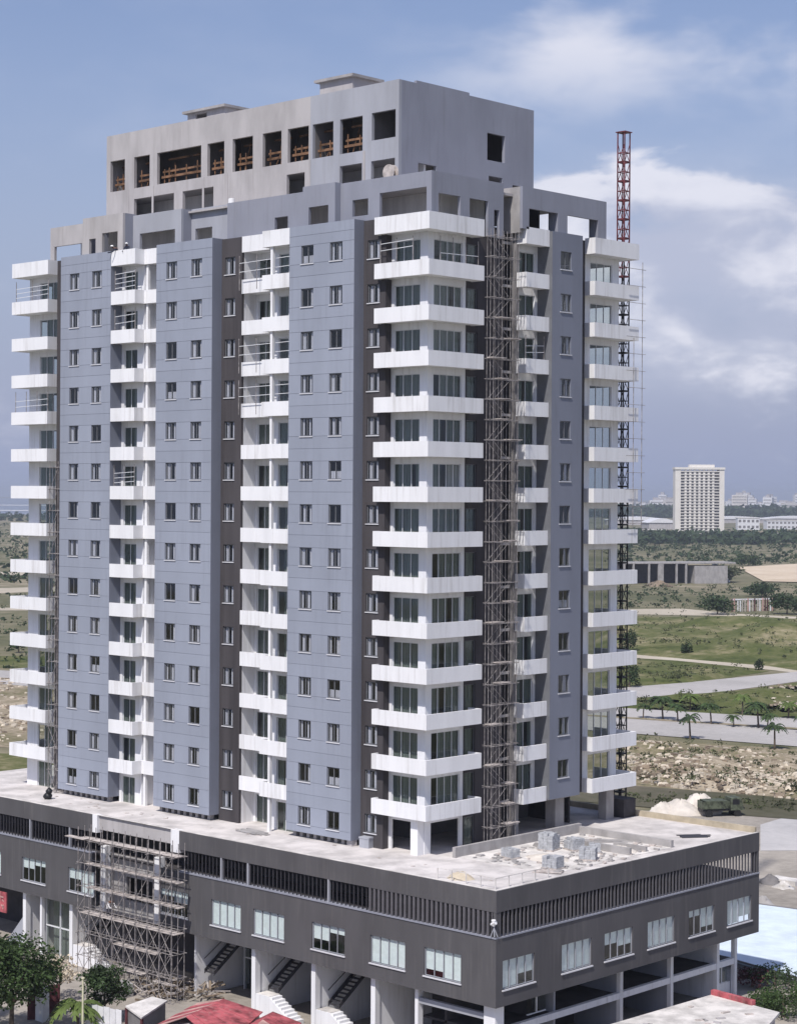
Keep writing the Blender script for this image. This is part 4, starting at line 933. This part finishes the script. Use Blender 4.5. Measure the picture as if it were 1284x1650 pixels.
b0 = G(18, 1672); tree('street_tree', 'large leafy green tree in the bottom left corner', (b0.x, b0.y, GZ), 7.2, 3.9, 85, 95, .17, 'leaf', 21, None)
b0 = G(168, 1650); tree('street_tree', 'smaller dark green tree right of the pale street pole', (b0.x, b0.y, GZ), 4.3, 2.2, 36, 70, .15, 'leafd', 22, None)
b0 = G(95, 1612); tree('street_tree', 'sparse dry tan tree between the large tree and the entrance scaffold', (b0.x, b0.y, GZ), 3.4, 1.7, 18, 40, .13, 'redfade' if False else 'sand', 23, None)
b0 = G(-60, 1650); tree('street_tree', 'tree cut by the left edge of the picture beside the red sign', (b0.x, b0.y, GZ), 5.5, 2.6, 40, 70, .16, 'leaf', 24, None)
# fan palm by the pole
def palm(name, label, base, h, fl_, nf, seed, mt='leafl', group=None, cat='palm'):
    rr = random.Random(seed); t = thing(name, label, cat, base, group); lean = (rr.uniform(-.16, .16)*h, rr.uniform(-.16, .16)*h)
    m = MB(); m.bar((0, 0, -.05), (lean[0], lean[1], h), h*.035 + .05, 7, h*.02 + .04); m.build('trunk', 'bark', t)
    f = MB()
    for i in range(nf):
        a = 2*math.pi*i/nf + rr.uniform(-.2, .2); up_ = rr.uniform(-.1, .9); L_ = fl_*rr.uniform(.8, 1.1); d = Vector((math.cos(a), math.sin(a), 0)); s = Vector((-d.y, d.x, 0))
        pts = []
        for k in range(7):
            q = k/6; pts.append(Vector((lean[0], lean[1], h)) + d*(L_*q*(1 - .15*q)) + Vector((0, 0, L_*(up_*q - (.55 + up_*.55)*q*q))))
        for k in range(1, 7):
            w_ = fl_*.11*math.sin(math.pi*(k/6.6)) + .015
            for sg in (-1, 1):
                e = pts[k] + s*sg*w_*1.6 - Vector((0, 0, w_*.9)) + d*w_*.8
                f.add([pts[k-1], pts[k], e, pts[k-1] + s*sg*w_*.8 - Vector((0, 0, w_*.4))], [(0, 1, 2, 3)])
    f.build('fronds', mt, t); return t
b0 = G(126, 1672); palm('small_palm', 'bright green feathery palm at the foot of the pale street pole', (b0.x, b0.y, GZ), 2.3, 2.6, 20, 3)
prow = [(1036, 1150), (1068, 1152), (1092, 1155), (1146, 1160), (1182, 1164), (1222, 1166), (1236, 1169), (1300, 1175)]
frow = [(1112, 1146), (1196, 1152), (1270, 1158)]
on = ('leftmost', 'second', 'third', 'fourth', 'fifth', 'sixth', 'seventh', 'eighth')
for i, (u, v) in enumerate(prow):
    p = G(u, v + 8); palm('median_palm', '%s palm from the tower on the strip between the two carriageways' % on[i], (p.x, p.y, GZ + .14), (2.2, 3.6, 2.7, 3.2, 1.8, 3.9, 2.5, 3.0)[i], (2.1, 2.9, 2.4, 2.6, 1.9, 3.1, 2.2, 2.5)[i], (13, 18, 15, 19, 12, 18, 14, 16)[i], 40 + i, 'leaf', 'palms between the carriageways')
for i, (u, v) in enumerate(frow):
    p = G(u, v); palm('verge_palm', '%s palm from the tower on the grass verge behind the avenue' % on[i], (p.x, p.y, GZ + .1), 2.6 + (i % 2)*.6, 2.6, 13, 60 + i, 'leafl', 'palms on the far verge of the avenue')
for i, (u, v) in enumerate(((1112, 1192), (1248, 1208))):
    p = G(u, v); palm('verge_palm', ('left dark palm at the near kerb of the avenue', 'right dark palm at the near kerb of the avenue')[i], (p.x, p.y, GZ + .1), 3.6, 2.5, 13, 80 + i, 'leafd', 'palms at the near kerb of the avenue')
# single bushes that stand out
def bush(label, u, v, rx, rz, n, leaf, mt, seed, group='bushes in the scrubland'):
    p = G(u, v); rr = random.Random(seed); t = thing('bush', label, 'bush', (p.x, p.y, GZ), group); m = MB()
    MB().bar((0, 0, 0), (0, 0, rz), .12 + rz*.03, 5, .05).build('stem', 'bark', t)
    for k in range(7): a = rr.uniform(0, 6.28); leaves(m, (math.cos(a)*rx*.5, math.sin(a)*rx*.5, rz*(.45 + .5*rr.random())), rx*.55, rx*.55, rz*.45, n//7, leaf, rr, .2)
    m.build('foliage', mt, t)
GZ_ = GZ
bush('round dark bush standing alone beside the upper sand track', 1106, 1058, 1.5, 2.6, 420, .3, 'leafd', 1)
bush('dark bush next to the tower above the upper sand track', 1012, 1052, 2.6, 4.5, 500, .35, 'leafd', 2)
bush('dark bush next to the tower beside the curving road', 1014, 1108, 2.2, 4.0, 420, .3, 'leafd', 3)
bush('wide dark thicket left of the red-topped fence', 1156, 990, 7, 5.0, 900, .6, 'leafd', 4)
bush('wide dark thicket at the right picture edge behind the far meadow', 1268, 990, 6, 5.5, 900, .6, 'leafd', 5)
bush('flat dark thicket above the red-topped fence', 1228, 962, 8, 4.2, 700, .7, 'leafd', 6)
bush('bush on the bank beside the sand pit', 1168, 938, 9, 6, 700, .8, 'scrub', 7)
bush('small bush at the bend of the upper sand track', 1222, 1080, 1.2, 2.0, 260, .28, 'leafd', 8)
bush('bush leaning over the sand pit rim', 1225, 955, 4, 3.5, 400, .5, 'leafd', 9)
bush('low bush in the scrub above the concrete shed', 1205, 912, 8, 6, 400, .9, 'leafd', 10)
bush('bush on the left flats beyond the balconies', 30, 1052, 2.0, 2.6, 300, .35, 'leafd', 12)
for i, (u, v, rx, rz) in enumerate(((1262, 1640, 1.9, 1.7), (1232, 1628, 1.5, 1.4), (1286, 1622, 2.0, 1.9))):
    bush(('bottom right garden shrub nearest the frame corner', 'garden shrub beside the pale slab roof', 'garden shrub at the right edge below the blue cover')[i], u, v, rx, rz, 1500, .12, 'leaf', 30 + i, 'garden shrubs at the bottom right')
bush('maroon-leaved hedge at the foot of the blue cover', 1212, 1592, 1.5, 1.2, 900, .12, 'maroon', 35, 'garden shrubs at the bottom right')
bush('dark hedge behind the maroon hedge', 1248, 1592, 2.2, 1.3, 1000, .13, 'leafd', 36, 'garden shrubs at the bottom right')
# scrub that nobody could count
rr = random.Random(5); m = MB(); m2 = MB()
def scatter(quad, n, r0, r1, per, leaf, tgt, amp=0, sc_=.022):
    for i in range(n):
        u, v = quadpt(quad, rr.random(), rr.random()); p = G(u, v); r_ = rr.uniform(r0, r1)
        leaves(tgt, (p.x, p.y, GZ + r_*.35 + (hgt(p.x, p.y, amp, sc_)*.97 if amp else 0)), r_, r_, r_*.6, per, leaf, rr, .1)
scatter([(980, 995), (1400, 1008), (1400, 1080), (980, 1050)], 300, .3, 1.6, 14, .28, m, 5.0, .022)
scatter([(980, 1062), (1230, 1082), (1110, 1100), (980, 1112)], 140, .3, .9, 12, .25, m, 1.1, .04)
scatter([(980, 1132), (1400, 1100), (1400, 1160), (980, 1140)], 200, .3, 1.0, 14, .25, m, 1.8, .07)
scatter([(980, 945), (1400, 945), (1400, 985), (980, 982)], 260, .8, 2.6, 16, .5, m2)
scatter([(980, 880), (1400, 876), (1400, 912), (980, 912)], 260, 1.5, 5, 16, 1.2, m2)
scatter([(980, 1188), (1400, 1226), (1400, 1300), (980, 1262)], 220, .3, 1.1, 14, .22, m, 1.5, .06)
scatter([(-120, 845), (120, 845), (120, 945), (-120, 945)], 240, 1.5, 6, 14, 1.3, m2)
scatter([(-120, 955), (120, 955), (120, 1080), (-120, 1080)], 200, .6, 2.2, 14, .5, m2)
scatter([(1010, 1280), (1400, 1300), (1400, 1318), (1010, 1292)], 120, .3, .8, 14, .2, m)
kind(m.build('scrub', 'scrub'), 'stuff'); kind(m2.build('scrub', 'leafd'), 'stuff')
m = MB()
for i in range(620):   # the dark belt of trees before the city
    u, v = rr.uniform(960, 1420), rr.uniform(866, 878); p = G(u, v); r_ = rr.uniform(4, 9); leaves(m, (p.x, p.y, GZ + r_*.5), r_, r_, r_*.7, 14, 2.6, rr, .2)
kind(m.build('tree_belt', 'leafd'), 'stuff')
m = MB()
for i in range(900):
    u, d = rr.choice((rr.uniform(900, 1095), rr.uniform(1150, 1420))), rr.uniform(3500, 4300); p = far(u, d); r_ = rr.uniform(8, 17); leaves(m, (p.x, p.y, GZ + r_*.7), r_, r_, r_*.8, 14, 6, rr, .2)
for i in range(160):
    u, d = rr.uniform(-120, 200), rr.uniform(2700, 3200); p = far(u, d); r_ = rr.uniform(4, 9); leaves(m, (p.x, p.y, GZ + r_*.5), r_, r_, r_*.7, 12, 4, rr, .2)
kind(m.build('far_woods', 'leafd'), 'stuff')

# ================================================================== DISTANT BUILDINGS
YB = YAW - R(20)                # their fronts look back along the avenue
def at(u, v): p = G(u, v); return (p.x, p.y, GZ)
wt = thing('white_apartment_tower', 'white slab apartment tower standing alone on the plain at the right', 'building', at(1127, 864), None, YAW)
W2, D2, H2, NFL = 24.5, 16, 66.5, 22
B(-W2, 0, 0, -W2 + 5.5, D2, H2).build('end_wall', 'cream', wt); B(W2 - 5.0, 0, 0, W2, D2, H2).build('end_wall', 'cream', wt)
B(-W2 + 5.51, 2.2, 0, W2 - 5.01, D2, H2 - 1).build('core_wall', 'room', wt)
B(-W2 - .6, -.8, H2, W2 + .6, D2 + .6, H2 + 2.2).build('roof_slab', 'cream', wt); B(-10, 3, H2 + 2.21, 15, 12, H2 + 5).build('plant_room', 'cream', wt)
for x in (-15.2, -10.6, -6.0, -1.4, 3.2, 7.8, 12.4): B(x, .2, 0, x + 2.1, 2.19, H2 - .01).build('pier', 'cream', wt)
bm_ = B(-W2 + 5.52, -.3, 0, W2 - 5.02, 2.18, .95).mesh('balcony_band', 'cream')
for i in range(NFL): ob('balcony_band', bm_, wt, (0, 0, 2.2 + i*2.95))
def block(label, u, v, w_, d_, h_, mt, name='low_building', rz=0, bands=2, group='far buildings', cat='building', roof='whiteroof'):
    t = thing(name, label, cat, at(u, v), group, YAW + rz)
    B(-w_/2, 0, 0, w_/2, d_, h_).build('wall', mt, t); B(-w_/2 - .4, -.4, h_, w_/2 + .4, d_ + .4, h_ + .7).build('roof', roof, t)
    if bands:
        n = max(3, int(w_/5)); wm_ = B(-w_/n*.3, -.12, 0, w_/n*.3, -.01, h_/bands*.42).mesh('window', 'room')
        for r_ in range(bands):
            for i in range(n): ob('window', wm_, t, (-w_/2 + w_*(i + .5)/n, 0, h_*(r_ + .32)/bands))
block('white two-storey block right of the lone white tower', 1206, 854, 26, 14, 14, 'fence')
block('long white block at the right edge beyond the plain', 1268, 853, 50, 16, 10.5, 'fence', rz=R(6))
block('low white shed below the long white block', 1264, 868, 18, 8, 4.5, 'fence', bands=1)
block('tiny white hut below the white two-storey block', 1246, 867, 7, 6, 4, 'fence', bands=1)
block('grey hut left of the lone white tower', 1054, 862, 24, 9, 5, 'whiteroof', bands=1)
def vault(label, u, v, w_, d_, h_, r0):
    t = thing('warehouse', label, 'warehouse', at(u, v), 'far warehouses', YAW + r0); m = MB(); n = 10
    m.prism([(-w_/2, 0), (w_/2, 0), (w_/2, d_), (-w_/2, d_)], 0, h_*.6); m.build('wall', 'conc', t)
    m = MB(); pr = [(-w_/2 - 1 + (w_ + 2)*i/n, h_*.6 + .02 + h_*.42*math.sin(math.pi*i/n)) for i in range(n + 1)]
    m.add([(x, -1, z) for x, z in pr] + [(x, d_ + 1, z) for x, z in pr], [(i, i+1, n+2+i, n+1+i) for i in range(n)] + [tuple(range(n + 1))[::-1]]); m.build('roof', 'fence', t)
vault('pale curved-roof warehouse just left of the lone white tower', 1068, 853, 34, 40, 13, .1)
vault('long flat warehouse behind the curved-roof one', 1030, 846, 90, 50, 11, -.05)
vault('long pale warehouse behind the white two-storey block', 1190, 843, 110, 40, 10, .02)
vault('long pale warehouse at the right edge before the woods', 1290, 842, 120, 40, 10, -.03)
# hazy skyline
rr = random.Random(17)
ORD = ['first', 'second', 'third', 'fourth', 'fifth', 'sixth', 'seventh', 'eighth', 'ninth', 'tenth', 'eleventh', 'twelfth', 'thirteenth', 'fourteenth', 'fifteenth', 'sixteenth', 'seventeenth', 'eighteenth', 'nineteenth', 'twentieth']
us = sorted(rr.uniform(1004, 1086) for _ in range(10)) + sorted(rr.uniform(1172, 1300) for _ in range(20))
for i, u in enumerate(us):
    d = rr.uniform(4600, 6200); p = far(u, d)
    h_ = rr.uniform(16, 28) if rr.random() < .8 else rr.uniform(30, 55); w_ = rr.uniform(12, 42); left = i < 10
    t = tag(ob('skyline_building', None, None, (p.x, p.y, GZ), YAW + rr.uniform(-.5, .5)), '%s hazy city block %s the lone white tower' % (ORD[i if left else i - 10], 'rightward on the skyline left of' if left else 'rightward on the skyline right of'), 'building', 'skyline blocks left' if left else 'skyline blocks right')
    B(-w_/2, 0, 0, w_/2, 20, h_).build('wall', rr.choice(('fence', 'fence', 'fence', 'whiteroof')), t); B(-w_/4, 4, h_, w_/5, 14, h_ + rr.uniform(3, 8)).build('roof_structure', 'conc', t)
    fm_ = B(-w_/2 + 2, -.3, 0, w_/2 - 2, -.02, 1.6).mesh('window_band', 'room')
    for k in range(int(h_/7)): ob('window_band', fm_, t, (0, 0, 4 + k*7))
# concrete shed shell with a white A-frame in the middle distance
sh = thing('concrete_shed', 'open grey concrete shed shell with dark bays in the scrub', 'shed', at(1052, 941), None, YAW + R(14))
B(-14, 0, 9.0, 40, 14, 9.6).build('roof', 'rawconc', sh); B(-14, 8, 0, 20, 8.5, 8.99).build('back_wall', 'dark', sh); B(20, 0, 0, 36, 10, 8.0).build('side_block', 'rawconc', sh)
for x in (-14, -9.6, -2.2, 2.5, 11, 15.6): B(x, 0, 0, x + (.8 if x != 2.5 else 2.6), .9, 8.99).build('pillar', 'rawconc', sh)
heap('spoil_heap', 'brown spoil heap spilling from the open front of the concrete shed', 'spoil heap', at(1062, 945), 7, 3, 2.6, 'rockb', seed=91, rough_=.3)
af = thing('a_frame', 'white timber A-frame leaning at the end of the concrete shed', 'frame', at(1152, 938))
for s in (-1, 1): MB().bar(RGT*(s*6.5), Vector((0, 0, 8.5)) + RGT*s*.3, .5, 5).build('strut', 'fence', af)
MB().bar(RGT*-3.2 + Vector((0, 0, 4.4)), RGT*3.2 + Vector((0, 0, 4.4)), .35, 5).build('crossbar', 'fence', af)
fe = thing('site_fence', 'long pale post fence with reddish tops behind the far meadow', 'fence', at(1180, 986), None, YAW + R(25)); fpm = [B(-.16, 0, 0, .16, .3, h_).mesh('fence_post', k_) for h_, k_ in ((4.6, 'redfade'), (4.2, 'board'), (3.7, 'fence'), (4.4, 'maroon'))]
for i in range(17): ob('fence_post', random.choice(fpm), fe, (i*1.05 + random.uniform(-.2, .2), 0, 0))
B(-.3, .31, 3.9, 17.2, .42, 4.4).build('fence_rail', 'fence', fe)

# ================================================================== THINGS ON THE SITE GROUND
for i, (u, v, rx, ry, h_, lb) in enumerate(((1068, 1311, 1.9, 1.6, 1.3, 'smallest white sand heap at the left behind the podium edge'), (1096, 1311, 2.9, 2.3, 1.6, 'middle white sand heap behind the podium edge'), (1128, 1309, 3.1, 2.5, 2.1, 'tallest white sand heap next to the olive truck'))):
    p = G(u, v); heap('sand_heap', lb, 'sand heap', (p.x, p.y, GZ), rx, ry, h_, 'wsand', seed=30 + i, group='white sand heaps behind the podium')
p = G(1164, 1315); tk = thing('dump_truck', 'old olive dump truck parked beside the white sand heaps', 'truck', (p.x, p.y, GZ), None, YAW + R(12))
B(-2.9, -.9, .75, 1.0, .9, 1.0).build('chassis', 'tank', tk); m = MB(); m.box(-2.9, -1.0, 1.02, .5, 1.0, 1.15); m.box(-2.9, -1.0, 1.15, -2.8, 1.0, 1.9); m.box(.4, -1.0, 1.15, .5, 1.0, 1.9); m.box(-2.8, -1.0, 1.15, .4, -.9, 1.9); m.box(-2.8, .9, 1.15, .4, 1.0, 1.9); m.build('tipper_body', 'olive', tk)
m = MB(); m.add([(.7,-1,.8),(2.4,-1,.8),(2.4,1,.8),(.7,1,.8),(.7,-1,2.3),(2.0,-1,2.3),(2.0,1,2.3),(.7,1,2.3)], [(0,3,2,1),(4,5,6,7),(0,1,5,4),(1,2,6,5),(2,3,7,6),(3,0,4,7)]); m.build('cab', 'olive', tk); B(.9, -1.012, 1.5, 1.8, -1.002, 2.15).build('cab_window', 'tank', tk); B(2.402, -.9, .9, 2.5, .9, 1.15).build('bumper', 'tank', tk); B(-2.6, -1.02, 1.9, .2, 1.02, 2.0).build('body_rail', 'olive', tk)
m = MB(); m.add([(2.33,-.85,1.45),(2.33,.85,1.45),(2.08,.85,2.2),(2.08,-.85,2.2),(2.36,-.85,1.45),(2.36,.85,1.45),(2.11,.85,2.2),(2.11,-.85,2.2)], [(0,3,2,1),(4,5,6,7),(0,1,5,4),(1,2,6,5),(2,3,7,6),(3,0,4,7)]); m.build('windscreen', 'glass', tk)
rb_ = B(-.05, -1.05, 1.1, .05, -1.002, 1.95).mesh('body_rib', 'olive')
for i in range(6): ob('body_rib', rb_, tk, (-2.7 + i*.6, 0, 0))
for x in (-2.1, 1.6):
    for y in (-.95, .7): m = MB(); m.bar((x, y, .45), (x, y + .25, .45), .45, 14); m.build('wheel', 'tyre', tk)
# blue-white roofed hall at the right
q = [G(u, v, -11.8) for u, v in ((1120, 1444), (1420, 1484), (1420, 1615), (1120, 1530))]
hall = thing('covered_reservoir', 'low tank with a bright pale blue flat cover right of the podium', 'reservoir')
mid = sum((Vector(p) for p in q), Vector())/4
MB().prism([tuple((mid + (p - mid)*.97)[:2]) for p in q][::-1], GZ, -12.0).build('wall', 'grey2', hall)
MB().prism([tuple(p[:2]) for p in q][::-1], -11.99, -11.8).build('cover', 'bluew', hall)
for i in range(4):
    a, b = q[i], q[(i + 1) % 4]; m = MB(); m.bar(a + Vector((0, 0, .02)), b + Vector((0, 0, .02)), .09, 4); m.build('cover_edge', 'room', hall)
# yard clutter
for i, (u, v, s, lb) in enumerate(((1240, 1425, .9, 'dark heap of scrap on the yard right of the podium'), (1262, 1432, .7, 'small pale heap on the yard at the right edge'), (1228, 1458, .8, 'broken concrete lump beside the blue cover'))):
    p = G(u, v); heap('scrap_heap', lb, 'heap', (p.x, p.y, GZ), 1.6*s, 1.2*s, 1.1*s, ('room', 'whiteroof', 'rawconc')[i], n=10, seed=50 + i, group='heaps on the yard', rough_=.3)
p = G(1266, 1424); tag(B(-1.6, -.8, 0, 1.6, .8, .5).build('slab_stack', 'whiteroof'), 'pale slab lying on the yard at the right edge', 'slab').location = (p.x, p.y, GZ)
# pale slab-roofed shed, bottom right
t = thing('slab_roof_shed', 'shed with a dusty pale slab roof at the bottom right', 'shed')
a = [G(u, v, -9.5) for u, v in ((1148, 1604), (1256, 1633), (1180, 1720), (930, 1668))]
MB().prism([tuple(p[:2]) for p in a][::-1], -9.62, -9.45).build('roof', 'whiteroof', t)
c_ = sum((Vector(p) for p in a), Vector())/4
MB().prism([tuple((c_ + (p - c_)*.94)[:2]) for p in a][::-1], GZ, -9.63).build('wall', 'conc', t)
m = MB(); m.bar(a[0] + Vector((0, 0, .2)), a[0].lerp(a[1], .62) + Vector((0, 0, .2)), .28, 4); m.build('edge_tile', 'red', t)
rr = random.Random(8)
for i in range(14):
    s, tt = rr.random(), rr.random(); x, y = quadpt([p[:2] for p in a], s*.8 + .1, tt*.7 + .1)
    o = B(-.2, -.12, 0, rr.uniform(.1, .5), .15, .07).build('roof_debris', rr.choice(('rawconc', 'conc', 'board')), t); o.location = (x, y, -9.448); o.rotation_euler = (0, 0, rr.uniform(0, 3))
# red sheet-roofed sheds, bottom left
def pitched(label, ridge, eave1, eave2, mts, n, wallm):
    t = thing('red_roof_shed', label, 'shed', (0, 0, 0), 'red roofed site sheds')
    for side, e in enumerate((eave1, eave2)):
        for i in range(n):
            f0, f1 = i/n, (i + 1)/n - .006
            r0, r1 = ridge[0].lerp(ridge[1], f0), ridge[0].lerp(ridge[1], f1); e0, e1 = e[0].lerp(e[1], f0), e[0].lerp(e[1], f1)
            up_ = Vector((0, 0, .05 + .02*(i % 2)))
            m = MB(); m.add([r0, r1, e1, e0, r0 + up_, r1 + up_, e1 + up_, e0 + up_], [(0,1,2,3),(7,6,5,4),(0,4,5,1),(1,5,6,2),(2,6,7,3),(3,7,4,0)])
            m.build('roof_sheet', mts[(i*3 + side*2 + i//2) % len(mts)], t)
    pts = [eave1[0], eave1[1], eave2[1], eave2[0]]; c0 = sum(pts, Vector())/4
    zt_ = min(p.z for p in pts) - .05
    MB().prism([tuple((c0 + (p - c0)*.93)[:2]) for p in pts], GZ, zt_).build('wall', wallm, t)
V = Vector
zr, ze = -9.5, -9.95
r0, r1 = G(345, 1612, zr), G(330, 1720, zr)
A0, A1 = G(252, 1648, ze), G(200, 1730, ze); C0, C1 = G(418, 1634, ze), G(470, 1720, ze)
pitched('nearer red and faded sheet roof shed before the shop columns', [G(300, 1640, zr), G(360, 1611, zr)], [G(240, 1660, ze), G(318, 1618, ze)], [G(356, 1690, ze), G(424, 1632, ze)], ('redfade', 'red', 'red', 'red', 'redfade', 'red', 'red'), 7, 'conc')
pitched('second red roof shed cut by the bottom edge', [G(390, 1672, zr - .2), G(440, 1632, zr - .2)], [G(330, 1690, ze - .2), G(424, 1640, ze - .2)], [G(430, 1730, ze - .2), G(486, 1650, ze - .2)], ('redfade', 'red', 'red'), 6, 'conc')
hut = thing('site_hut', 'small site hut with a flat dusty white roof beside the red roofs', 'hut')
a = [G(u, v, -9.6) for u, v in ((202, 1622), (245, 1607), (270, 1613), (228, 1641))]
MB().prism([tuple(p[:2]) for p in a][::-1], -9.7, -9.58).build('roof', 'whiteroof', hut); c_ = sum((Vector(p) for p in a), Vector())/4
MB().prism([tuple((c_ + (p - c_)*.9)[:2]) for p in a][::-1], GZ, -9.71).build('wall', 'room', hut)
m = MB(); k0 = c_ + (a[0] - c_)*.92; k1 = c_ + (a[3] - c_)*.92; MB().bar((k0.x, k0.y, GZ), (k0.x, k0.y, -9.71), .15, 4).build('door_post', 'maroon', hut); MB().bar((k1.x, k1.y, GZ), (k1.x, k1.y, -9.71), .12, 4).build('door_post', 'maroon', hut)
# white sheet fence
fn = thing('sheet_fence', 'white sheet metal hoarding left of the flat-roofed site hut', 'fence')
f0, f1 = G(138, 1642, GZ + 1.2), G(196, 1655, GZ + 1.2); f0.z = f1.z = GZ
d_ = (f1 - f0)/6; nrm = Vector((-d_.y, d_.x, 0)).normalized()*.04
for i in range(6):
    a, b = f0 + d_*i, f0 + d_*(i + .95); up_ = Vector((0, 0, 2.3 + .05*(i % 2))); m = MB(); m.add([a, b, b + nrm, a + nrm, a + up_, b + up_, b + nrm + up_, a + nrm + up_], [(0,3,2,1),(4,5,6,7),(0,1,5,4),(1,2,6,5),(2,3,7,6),(3,0,4,7)]); m.build('fence_sheet', 'fence', fn)
p = G(133, 1690); po = thing('street_pole', 'thin pale yellowish street pole in front of the entrance scaffold', 'pole', (p.x, p.y, GZ)); MB().bar((0, 0, 0), (0, 0, 4.9), .09, 8, .06).build('shaft', 'pole', po); MB().bar((0, 0, 4.9), (0, 0, 5.0), .12, 8).build('pole_cap', 'pole', po)
# maroon gate leaves and pale pier under the big tree
for i, (u0, u1, v) in enumerate(((44, 60, 1645), (78, 96, 1640))):
    p, q_ = G(u0, v), G(u1, v - 1); t = thing('gate_leaf', ('left maroon sheet gate leaf under the large tree', 'right maroon sheet gate leaf under the large tree')[i], 'gate', (0, 0, 0), 'maroon gate leaves'); m = MB(); up_ = Vector((0, 0, 2.4)); nn = FWD*.06
    m.add([p, q_, q_ + nn, p + nn, p + up_, q_ + up_, q_ + nn + up_, p + nn + up_], [(0,3,2,1),(4,5,6,7),(0,1,5,4),(1,2,6,5),(2,3,7,6),(3,0,4,7)]); m.build('sheet', 'maroon', t); MB().bar(p + up_*.5 - nn*.5, q_ + up_*.5 - nn*.5, .04).build('gate_rail', 'maroon', t)
p = G(68, 1646); tag(B(-.45, -.3, 0, .45, .3, 2.6).build('gate_pier', 'whitedirty'), 'stained pale pier between the maroon gate leaves', 'pier').location = (p.x, p.y, GZ)
# low walls and debris before the entrance
pl = [G(150, 1600), G(205, 1600), G(215, 1607), G(152, 1622)]
t = tag(MB().prism([tuple(p[:2]) for p in pl][::-1], GZ, GZ + 1.0).build('low_wall', 'rawconc'), 'low concrete plinth in front of the entrance scaffold', 'plinth')
rr = random.Random(3); m = MB(); m2 = MB()
for i in range(150):
    u, v = rr.uniform(215, 345), rr.uniform(1590, 1618); p = G(u, v - (u - 280)*.0); z = GZ + rr.uniform(.1, 1.0); L_ = rr.uniform(.3, 1.6); a = rr.uniform(0, 3.14)
    (m if rr.random() < .5 else m2).bar((p.x, p.y, z), (p.x + math.cos(a)*L_, p.y + math.sin(a)*L_, z + rr.uniform(-.2, .4)), rr.uniform(.03, .12), 4)
kind(m.build('debris', 'rockb'), 'stuff'); kind(m2.build('debris', 'board'), 'stuff')
# red shop sign with pale strokes at the left edge
sg = thing('red_sign', 'red signboard with pale brush-like lettering at the left edge', 'sign', (-45.9, -4.9, -9.55))
B(-.9, 0, 0, 1.45, .12, 1.75).build('board', 'red', sg)
for i, (x, z, w_, h_) in enumerate(((.2, 1.25, .9, .12), (.45, 1.0, .12, .3), (.1, .75, .5, .12), (.75, .55, .45, .14), (.95, .3, .14, .4), (.2, .3, .4, .12), (.1, 1.5, .35, .1), (.85, 1.05, .3, .1))):
    o = B(0, -.02, 0, w_, -.004, h_).build('lettering_stroke', 'redfade', sg); o.location = (x, 0, z); o.rotation_euler = (0, rr.uniform(-.5, .5), 0)

# ================================================================== AIR
hz_ = MB(); hz_.box(-15200, -600, GZ - 1, 1000, 15200, 70)
hm = bpy.data.materials.new('haze'); hm.use_nodes = True; ht = hm.node_tree
for n in list(ht.nodes):
    if n.type != 'OUTPUT_MATERIAL': ht.nodes.remove(n)
pv = ht.nodes.new('ShaderNodeVolumePrincipled'); pv.inputs['Color'].default_value = (.82, .88, 1, 1); pv.inputs['Density'].default_value = .00012; pv.inputs['Anisotropy'].default_value = .2
ht.links.new(pv.outputs[0], ht.nodes['Material Output'].inputs['Volume'])
M['haze'] = hm
kind(hz_.build('haze', 'haze'), 'stuff')
